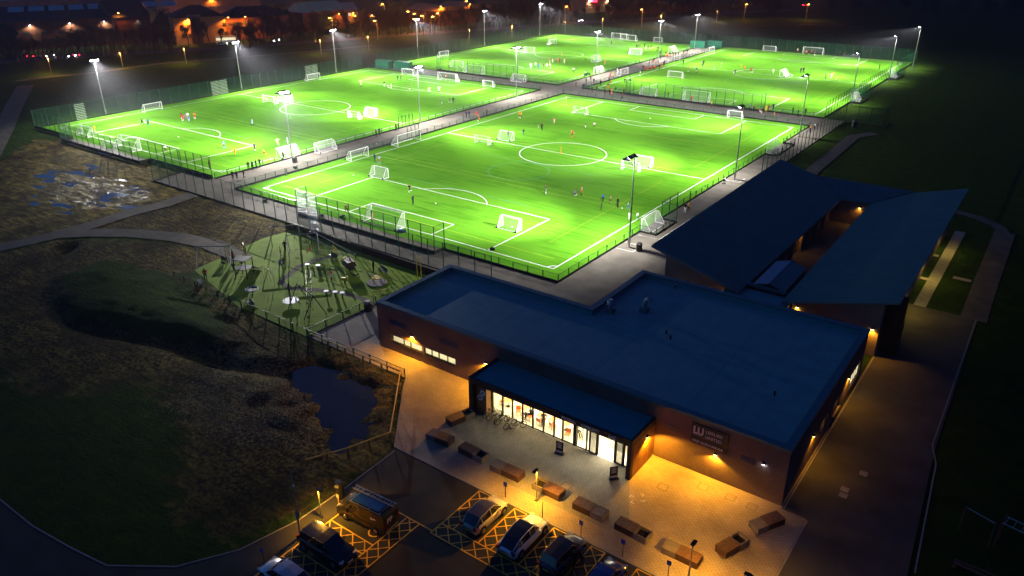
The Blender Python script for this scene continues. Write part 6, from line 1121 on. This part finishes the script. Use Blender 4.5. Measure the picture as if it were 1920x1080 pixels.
# dark outdoor gym, bottom right
p = G(1845, 1010); t = thing('monkey_bars', 'barely lit monkey bars in the dark bottom right corner', 'climbing frame', (56, -24.5, 0), R(-12))
for y in (0, 1.0): MB().tube((0, y, 2.3), (4.2, y, 2.3), .05).build('rail', 'galvanised', t)
for k in range(8): MB().tube((.2+k*.54, 0, 2.3), (.2+k*.54, 1.0, 2.3), .03, n=5).build('rung', 'galvanised', t)
for x in (0, 4.2):
    for y in (0, 1.0): MB().tube((x, y, 0), (x, y, 2.4), .08).build('post', 'timber', t)
t = thing('pull_up_bar', 'barely lit pull up bar left of the monkey bars', 'exercise frame', (53.6, -24.0, 0), R(-20)); MB().tube((0, 0, 2.2), (2.2, 0, 2.2), .04).build('bar', 'galvanised', t); MB().tube((0, 0, 0), (0, 0, 2.3), .08).build('post', 'timber', t); MB().tube((2.2, 0, 0), (2.2, 0, 2.3), .08).build('post', 'timber', t)
t = thing('balance_beam', 'long low timber balance beam loop in the dark corner', 'balance beam', (53.9, -28.5, 0), R(-4)); MB().path([(0, 0, .35), (2.8, -.1, .35), (5.6, -.9, .35)], .09).build('beam', 'timber', t); MB().path([(0, .3, .35), (3, .5, .35), (5.4, .1, .35)], .07).build('beam', 'timber', t)
for x, y in ((0, .15), (2.8, .2), (5.5, -.4)): MB().box(x-.1, y-.4, 0, x+.1, y+.4, .3).build('support', 'timber', t)

# ------------------------------------------------------------------ town beyond the field
random.seed(11)
struct(MB().strip([G(-120, 132), G(30, 113), G(180, 104), G(500, 84), G(800, 62), G(1000, 48), G(1300, 29), G(1500, 17)], 9, .0).build('road', 'asphalt_old'))
struct(MB().strip([G(-120, 134.4), G(30, 115.4), G(180, 106.2), G(500, 85.8), G(800, 63.4), G(1000, 49.2), G(1300, 30)], 1.5, .02).build('verge', 'path'))
def block(label, px0, py0, px1, py1, depth, H, wallm, roofm, kind='gable', rows=(), ov=.5, pz=None, litw=0, name='town_building', cat='building', lamps=()):
    a = G(px0, py0); b = G(px1, py1); d = b-a; L = d.length; ang = math.atan2(d.y, d.x)
    t = thing(name, label, cat, (a.x, a.y, 0), ang)
    MB().box(0, 0, 0, L, depth, H).build('wall', wallm, t)
    if kind == 'gable': r = pz or 4; b_ = MB().add([(-ov, -ov, H), (L+ov, -ov, H), (L+ov, depth+ov, H), (-ov, depth+ov, H), (-ov, depth/2, H+r), (L+ov, depth/2, H+r)], [(0, 1, 5, 4), (2, 3, 4, 5), (0, 4, 3), (1, 2, 5), (0, 3, 2, 1)])
    elif kind == 'hip': r = pz or 4; q = min(depth/2, L/2-.5); b_ = MB().add([(-ov, -ov, H), (L+ov, -ov, H), (L+ov, depth+ov, H), (-ov, depth+ov, H), (q, depth/2, H+r), (L-q, depth/2, H+r)], [(0, 1, 5, 4), (2, 3, 4, 5), (0, 4, 3), (1, 2, 5), (0, 3, 2, 1)])
    elif kind == 'curve':
        r = pz or 3; n = 12; P = []
        for k in range(n+1): x = L*k/n; z = H+r*math.sin(math.pi*k/n); P += [(x, -ov, z), (x, depth, z)]
        b_ = MB().add(P, [(2*k, 2*k+2, 2*k+3, 2*k+1) for k in range(n)]+[tuple([2*k for k in range(n, -1, -1)])])
    else: b_ = MB().box(-ov, -ov, H, L+ov, depth+ov, H+.5)
    b_.build('roof', roofm, t)
    for (z0, z1, n, x0, x1, wd, m_) in rows:
        for k in range(n):
            x = x0+(x1-x0)*(k+.5)/n; w_ = MB().box(x-wd/2-.08, -.05, z0-.08, x+wd/2+.08, -.005, z1+.08).build('window', 'frame_dark', t)
            MB().box(x-wd/2, -.09, z0, x+wd/2, -.051, z1).build('pane', m_ if (k*7+int(z0)) % 3 or m_ != 'window_lit' else 'town_glass', w_)
    for (x, z, pw, mm, col) in lamps:
        MB().cbox((x, -.35, z), (.5, .6, .3)).build('lantern', 'dark_metal', t); MB().cbox((x, -.4, z-.22), (.45, .45, .14)).build('lens', mm, t)
        lamp('SPOT', t, (x, -1.0, z-.4), pw, col, .3, (0, .25, -1), 150, .5, 'lamp_light')
    return t
OR = (1, .3, .025); WH = (1, .9, .75)
wb = block('long dark depot with blue strip roof lights and white lamps along its wall', 8, 97, 226, 84, 34, 11, 'town_brick', 'town_roof', 'gable', [(5.6, 6.8, 9, 6, 62, 2.2, 'town_glass'), (2.0, 3.6, 12, 4, 64, 2.0, 'town_glass'), (2.0, 3.9, 4, 36, 48, 1.5, 'window_lit')], pz=4.4,
           lamps=[(11, 9.6, 1800, 'lamp_cool', WH), (25, 9.6, 1800, 'lamp_cool', WH), (37.5, 9.7, 1800, 'lamp_cool', WH), (50, 9.6, 2376, 'lamp_cool', WH), (63.5, 9.8, 1980, 'lamp_cool', WH)])
for k in range(9): MB().add([(4+k*7.2, 10.2, 13.5), (9.6+k*7.2, 10.2, 13.5), (9.6+k*7.2, 16.4, 15.05), (4+k*7.2, 16.4, 15.05)], [(0, 1, 2, 3)]).build('roof_light', 'town_roof_blue', wb, (0, 0, .25))
block('orange lit brick gable wing at the right end of the depot', 224, 86, 290, 80, 22, 11, 'town_brick', 'town_roof', 'gable', [(7, 9, 2, 6, 20, 1.4, 'town_glass')], pz=6, lamps=[(2, 13, 2640, 'lamp_orange', OR)])
block('orange floodlit office with hipped roof and dark central porch', 332, 84, 428, 78, 16, 10.5, 'town_pale', 'town_roof', 'hip', [(6.3, 7.7, 4, 2, 12, 1.3, 'town_glass'), (6.3, 7.7, 6, 19, 32, 1.3, 'town_glass'), (2.6, 4.0, 4, 2, 12, 1.3, 'town_glass'), (2.6, 4.0, 5, 19, 32, 1.3, 'town_glass')], pz=4.2,
      lamps=[(6, 10.0, 13440, 'lamp_orange', OR), (22, 10.0, 12480, 'lamp_orange', OR), (29, 10.0, 13440, 'lamp_orange', OR)])
block('dark gabled porch block in the middle of the orange office', 364, 83.4, 383, 82, 3, 10, 'town_brick', 'town_pale', 'gable', pz=1.6)
block('dim brick housing with row of small gables right of the orange office', 428, 76, 545, 68, 14, 9, 'town_brick', 'town_roof', 'hip', [(6, 7.4, 9, 3, 36, 1.3, 'town_glass'), (2.5, 4, 9, 3, 36, 1.3, 'town_glass')], pz=4)
block('low dim orange roofed wing behind the housing', 400, 56, 470, 51, 16, 6, 'town_brick', 'town_pale', 'gable', pz=4, lamps=[(4, 7, 3696, 'lamp_orange', OR)])
block('very long pale edged warehouse near the top edge', 335, 27, 490, 17, 40, 8, 'town_pale', 'town_roof_blue', 'flat', lamps=[(20, 7.5, 4752, 'lamp_orange', OR), (60, 7.5, 4752, 'lamp_orange', OR)])
block('distant shed lit red orange behind the depot', 175, 36, 275, 26, 30, 6, 'town_pale', 'town_roof', 'gable', pz=4, lamps=[(12, 6, 7392, 'lamp_orange', OR), (30, 6, 7392, 'lamp_orange', OR), (48, 6, 7392, 'lamp_orange', OR)])
block('distant flat roofed shed with blue roof at the top left corner', -10, 24, 168, 12, 40, 6, 'town_pale', 'town_roof_blue', 'flat', lamps=[(70, 5, 5280, 'lamp_orange', OR)])
block('brick terrace with blue grey roof behind the fourth mast', 572, 60, 648, 52, 12, 8.5, 'town_brick', 'town_roof_blue', 'gable', [(5.5, 7, 6, 2, 26, 1.2, 'town_glass')], pz=4, lamps=[(20, 7, 2640, 'lamp_orange', OR)])
block('small pinkish house with pale gable left of the lamp cluster', 647, 46, 672, 44, 10, 7, 'town_pale', 'town_roof_blue', 'gable', [(4, 5.4, 2, 1, 9, 1.2, 'window_lit')], pz=3, lamps=[(5, 5.5, 1584, 'lamp_orange', OR)])
block('wide hall with two shallow orange lit curved roofs, left part', 818, 50, 868, 45, 24, 7, 'town_brick', 'town_pale', 'curve', pz=2.2, lamps=[(3, 9.5, 4752, 'lamp_orange', OR)])
block('wide hall with two shallow orange lit curved roofs, right part', 869, 45, 925, 40, 24, 7, 'town_brick', 'town_pale', 'curve', pz=2.2, lamps=[(4, 9.5, 4752, 'lamp_orange', OR)])
block('shop front with red sign and two white lights behind the trees', 1098, 25, 1140, 21.5, 14, 8, 'town_pale', 'town_roof', 'flat', lamps=[(3, 7.5, 1980, 'lamp_cool', WH), (17, 7.5, 1980, 'lamp_cool', WH)])
p = G(1112, 24.2, 0); t = thing('shop_sign', 'glowing red shop sign between two white lights at the top edge', 'sign', (p.x, p.y-1.2, 6), 0); MB().box(-3, 0, 0, 3, .2, 1.4).build('panel', 'lamp_red', t)
block('long dim hedge backed store wall right of the shop front', 1150, 28, 1300, 21, 10, 4, 'town_brick', 'town_roof', 'flat')
# street lamps
SL = MB().tube((0, 0, 0), (0, 0, 7.9), .12, .07, 6).tube((0, 0, 7.9), (.0, -1.0, 8.1), .05, .05, 5).mesh('column', 'galvanised'); SLh = MB().cbox((0, -1.2, 8.1), (.5, .9, .22)).mesh('lantern', 'dark_metal'); SLl = MB().cbox((0, -1.2, 7.92), (.62, .85, .14)).mesh('lens', 'lamp_orange')
lampn = ['beside the red lit shed, left', 'beside the red lit shed, middle', 'beside the red lit shed, right', 'by the depot gable', 'in front of the depot wall', 'before the orange office porch', 'above the low orange wing', 'tall and alone right of the housing', 'far behind the lone lamp', 'before the brick terrace', 'by the small pinkish house', 'right of the pinkish house, low', 'right of the pinkish house, lowest', 'tall and alone at the top centre left', 'left of the cluster of six', 'second of the cluster of six', 'third of the cluster of six', 'fourth of the cluster of six', 'fifth of the cluster of six', 'last of the cluster of six', 'above the curved roofs', 'left end of the depot car park', 'behind the trees near the willow', 'at the far left edge', 'far right of the shop', 'small one among dark trees far right', 'near the far red light']
for i, (px, py) in enumerate([(228, 6), (242, 11), (260, 15), (221, 24), (160, 37), (382, 25), (401, 14), (559, 16), (567, 5), (622, 33), (662, 30), (695, 29), (706, 38), (720, 7), (768, 21), (780, 25), (794, 29), (780, 35), (808, 31), (817, 25), (872, 2), (124, 12), (1060, 12), (1, 37), (1205, 17), (1398, 8), (1515, 8)]):
    p = G(px, py, 8); t = thing('street_lamp', 'orange street lamp '+lampn[i], 'street lamp', (p.x, p.y, 0), random.choice((0, 0, 3.1)), 'orange street lamps in the town')
    place('column', SL, t); hd = place('lantern', SLh, t); place('lens', SLl, hd)
    lamp('POINT', t, (0, -1.2, 7.6), 4500, OR, .3, name='lamp_light')
for i, (px, py) in enumerate(((225, 100), (345, 92), (600, 76), (690, 69), (880, 56), (960, 49), (1060, 41), (1130, 36), (1240, 30), (1345, 22), (90, 110))):
    p = G(px, py, 5); t = thing('street_lamp', 'low orange road lamp behind the trees, '+['fourth', 'fifth', 'sixth', 'seventh', 'eighth', 'ninth', 'tenth', 'eleventh', 'twelfth', 'last', 'first'][i]+' along the road', 'street lamp', (p.x, p.y, 0), 0, 'orange lamps along the road behind the trees')
    MB().tube((0, 0, 0), (0, 0, 5.2), .09, .06, 6).build('column', 'galvanised', t); MB().cbox((0, 0, 5.3), (.4, .5, .16)).build('lantern', 'dark_metal', t); lamp('POINT', t, (0, -.4, 5.0), 3600, (1, .45, .08), .3, name='lamp_light')
# cars and a bus on the road, lights on
def roadcar(px, py, label, tail, bus=False):
    p = G(px, py); L = 9 if bus else 4.3; H = 2.9 if bus else 1.45; t = thing('bus' if bus else 'moving_car', label, 'bus' if bus else 'car', (p.x, p.y, 0), R(57), 'traffic on the road behind the trees')
    if bus: MB().box(-L/2, -1.2, .4, L/2, 1.2, H).build('body', 'car_silver', t); MB().box(-L/2+.3, -1.24, 1.3, L/2-.3, -1.201, 2.3).build('window', 'window_lit', t)
    else: MB().add([(-2.1, -.85, .3), (2.1, -.85, .3), (2.1, .85, .3), (-2.1, .85, .3), (-2.1, -.85, .85), (2.1, -.85, .75), (2.1, .85, .75), (-2.1, .85, .85)], [(0, 3, 2, 1), (4, 5, 6, 7), (0, 1, 5, 4), (1, 2, 6, 5), (2, 3, 7, 6), (3, 0, 4, 7)]).build('body', 'car_graphite', t); MB().add([(-1.7, -.75, .85), (1.1, -.75, .8), (1.1, .75, .8), (-1.7, .75, .85), (-1.2, -.62, H), (.4, -.62, H), (.4, .62, H), (-1.2, .62, H)], [(4, 5, 6, 7), (0, 1, 5, 4), (1, 2, 6, 5), (2, 3, 7, 6), (3, 0, 4, 7)]).build('windows', 'car_glass', t)
    for x in (-1.4, 1.4):
        for s in (-1, 1): MB().tube((x, s*.8-.1, .32), (x, s*.8+.1, .32), .32, n=10).build('wheel', 'tyre', t)
    for s in (-1, 1): MB().cbox(((-1 if tail else 1)*L/2, s*.62, .7), (.12, .5, .3)).build('tail_light' if tail else 'headlight', 'lamp_red' if tail else 'lamp_cool', t); MB().cbox(((0, -.9*1.0, .6)), (.3, .1, .2)).build('side_marker', 'lamp_red' if tail else 'lamp_cool', t)
roadcar(64, 108, 'car with red tail lights on the road, left of the first mast', True); roadcar(89, 107.5, 'car with white lights on the road left of the first mast', False); roadcar(130, 108, 'car with white lights right behind the first mast', False); roadcar(150, 105.5, 'car with red tail lights just right of the first mast', True); roadcar(416, 85, 'car with white lights left of the second mast', False); roadcar(426, 80.5, 'lit bus left of the second mast', False, True); roadcar(514, 78.5, 'car with pale lights right of the second mast', False); roadcar(1084, 41, 'car with white lights far behind the back left pitch', False); roadcar(1511, 11.5, 'car with red lights at the far right', True)

# ------------------------------------------------------------------ trees
def tree_mesh(seed, H, spread, levels=4, twigs=3):
    rg = random.Random(seed); tr = MB(); cr = MB()
    def grow(p, d, l, r, lv):
        q = p+d*l; (tr if lv < 1 else cr).tube(p, q, r, r*.68, 5 if lv < 2 else 3)
        if lv >= levels: return
        for k in range(twigs if lv else 5):
            nd = (d+Vector((rg.uniform(-1, 1), rg.uniform(-1, 1), rg.uniform(.1, .9)))*spread).normalized()
            grow(p+d*l*rg.uniform(.45 if lv else .5, 1), nd, l*rg.uniform(.58, .82), r*.64, lv+1)
    grow(Vector((0, 0, 0)), Vector((rg.uniform(-.06, .06), rg.uniform(-.06, .06), 1)), H*.36, H*.026, 0)
    return tr.mesh('trunk', 'bark'), cr.mesh('crown', 'twig')
BARE = [tree_mesh(s, h, sp, 5) for s, h, sp in ((1, 11, .62), (2, 9, .7), (3, 12.5, .6), (4, 10, .8), (5, 8, .75))]
def leafy(seed, H, wd, n, mtl, sz):
    rg = random.Random(seed); tr = MB().tube((0, 0, 0), (0, 0, H*.45), H*.03, H*.018, 6); cr = MB()
    for k in range(5): a = rg.uniform(0, 6.3); tr.tube((0, 0, H*.3), (math.cos(a)*wd*.4, math.sin(a)*wd*.4, H*rg.uniform(.45, .75)), H*.014, H*.006, 4)
    bl = [(rg.uniform(-.6, .6)*wd, rg.uniform(-.6, .6)*wd, H*rg.uniform(.14, .88), wd*rg.uniform(.25, .5)) for _ in range(12)]
    for k in range(n):
        b = rg.choice(bl); v = Vector((rg.gauss(0, 1), rg.gauss(0, 1), rg.gauss(0, 1))).normalized()*b[3]*rg.uniform(.6, 1.05); c = Vector(b[:3])+v
        a = Vector((rg.uniform(-1, 1), rg.uniform(-1, 1), rg.uniform(-1, 1)))*sz; e = Vector((rg.uniform(-1, 1), rg.uniform(-1, 1), rg.uniform(-1, 1)))*sz
        cr.add([c, c+a, c+e], [(0, 1, 2)])
    return tr.mesh('trunk', 'bark'), cr.mesh('crown', mtl)
EVER = [leafy(21, 10, 4.2, 1500, 'leaf_dark', .7), leafy(22, 12, 5, 1700, 'leaf_dark', .8), leafy(23, 7, 3.6, 1200, 'leaf_dark', .6)]
WILL = leafy(31, 13, 5.5, 2200, 'willow_leaf', .55)
def plant(ms, x, y, sc_, label, group, kind='bare_tree'):
    t = thing(kind, label, 'tree', (x, y, -.1), random.uniform(0, 6.28), group); t.scale = (sc_,)*3; place('trunk', ms[0], t); place('crown', ms[1], t)
ORD = 'first second third fourth fifth sixth seventh eighth ninth tenth eleventh twelfth thirteenth fourteenth fifteenth sixteenth seventeenth eighteenth nineteenth twentieth'.split()
ORD += ['twenty-'+o_ for o_ in ORD[:9]]+['thirtieth', 'thirty-first', 'thirty-second', 'thirty-third', 'thirty-fourth', 'thirty-fifth', 'thirty-sixth']
BINS = [(110, 'before the left half of the depot'), (226, 'before the right half of the depot'), (330, 'before the orange depot gable'), (440, 'before the orange office'), (560, 'before the dim brick housing'), (680, 'before the brick terrace'), (800, 'below the cluster of six street lamps'), (930, 'before the curved roof hall'), (1080, 'right of the curved roof hall'), (1200, 'before the red shop sign and willows'), (1400, 'at the dark top edge right of the willows')]
CNT = {}
def where(px, kind):
    nm = next((b for a, b in BINS if px < a), 'on the black right horizon'); k = CNT[(kind, nm)] = CNT.get((kind, nm), 0)+1
    return f'{kind} {nm}, {ORD[k-1]} from the left'
for k in range(190):
    px = -10+k*7.1+random.uniform(-3, 3)
    if (1085 < px < 1140 or 325 < px < 435 or 600 < px < 660) and k % 3: continue
    base = 120-px*.072 if px < 1000 else 48-(px-1000)*.065
    py = base+random.uniform(-3, 4)-(7 if k % 3 == 0 else 0)*(1 if px < 900 else .5); p = G(px, max(py, 6))
    plant(random.choice(BARE), p.x, p.y, random.uniform(.75, 1.1), where(px, 'bare winter tree'), 'bare trees along the road')
ev = [(455, 72, 1), (472, 76, 1), (505, 70, 1.1), (525, 66, 1.1), (545, 62, 1.2), (598, 63, 1), (618, 66, .9), (308, 68, 1), (295, 74, .8), (315, 82, .7), (347, 76, .5), (20, 104, 1), (-5, 110, 1.1), (45, 100, .7), (720, 57, 1), (740, 53, 1), (760, 50, 1), (690, 60, .8), (940, 38, 1.1), (965, 34, 1.1), (985, 30, 1.2), (1010, 28, 1.2), (1035, 27, 1), (1160, 22, .7), (1250, 15, 1), (1290, 14, 1), (1330, 12, 1.2), (1440, 22, 1), (1455, 24, 1), (1380, 14, 1), (1420, 12, 1.1), (1560, 12, 1.2), (1600, 14, 1.2), (1650, 16, 1.3), (1700, 15, 1.2), (1750, 18, 1.3), (1800, 20, 1.3), (1850, 22, 1.3), (1900, 26, 1.3), (870, 46, .8), (905, 43, .8)]
for i, (px, py, s_) in enumerate(sorted(ev)):
    p = G(px, py); right = px > 1500; plant(EVER[i % 3], p.x, p.y, s_, where(px, 'dense dark evergreen'), 'black trees on the right horizon' if right else 'dark evergreens among the town buildings', 'evergreen_tree')
for i, (px, py) in enumerate(((1148, 24), (1166, 23), (1184, 22), (1238, 20))):
    p = G(px, py); plant(WILL, p.x, p.y, 1.1, ['orange lit willow right of the red sign, first of three', 'orange lit willow right of the red sign, second of three', 'orange lit willow right of the red sign, third of three', 'orange lit willow farther right at the top edge'][i], 'orange lit willows', 'willow_tree'); lamp('POINT', COL.objects[-1].parent or COL.objects[-1], (-3.5, -6, 4), 700, (1, .42, .08), .3, name='lamp_light') if i != 1 else None

# ------------------------------------------------------------------ night mist that shows the floodlight beams
hm = bpy.data.materials.new('haze'); hm.use_nodes = True; hn = hm.node_tree.nodes; hn.clear()
ho = hn.new('ShaderNodeOutputMaterial'); hv = hn.new('ShaderNodeVolumePrincipled'); hv.inputs['Color'].default_value = (.85, .87, 1, 1)
hv.inputs['Density'].default_value = .0004; hv.inputs['Anisotropy'].default_value = .6; hm.node_tree.links.new(hv.outputs[0], ho.inputs['Volume'])
hz = MB().box(-1230, -430, -3, 1230, 1530, 46).build('haze', []); hz.data.materials.append(hm); stuff(hz)
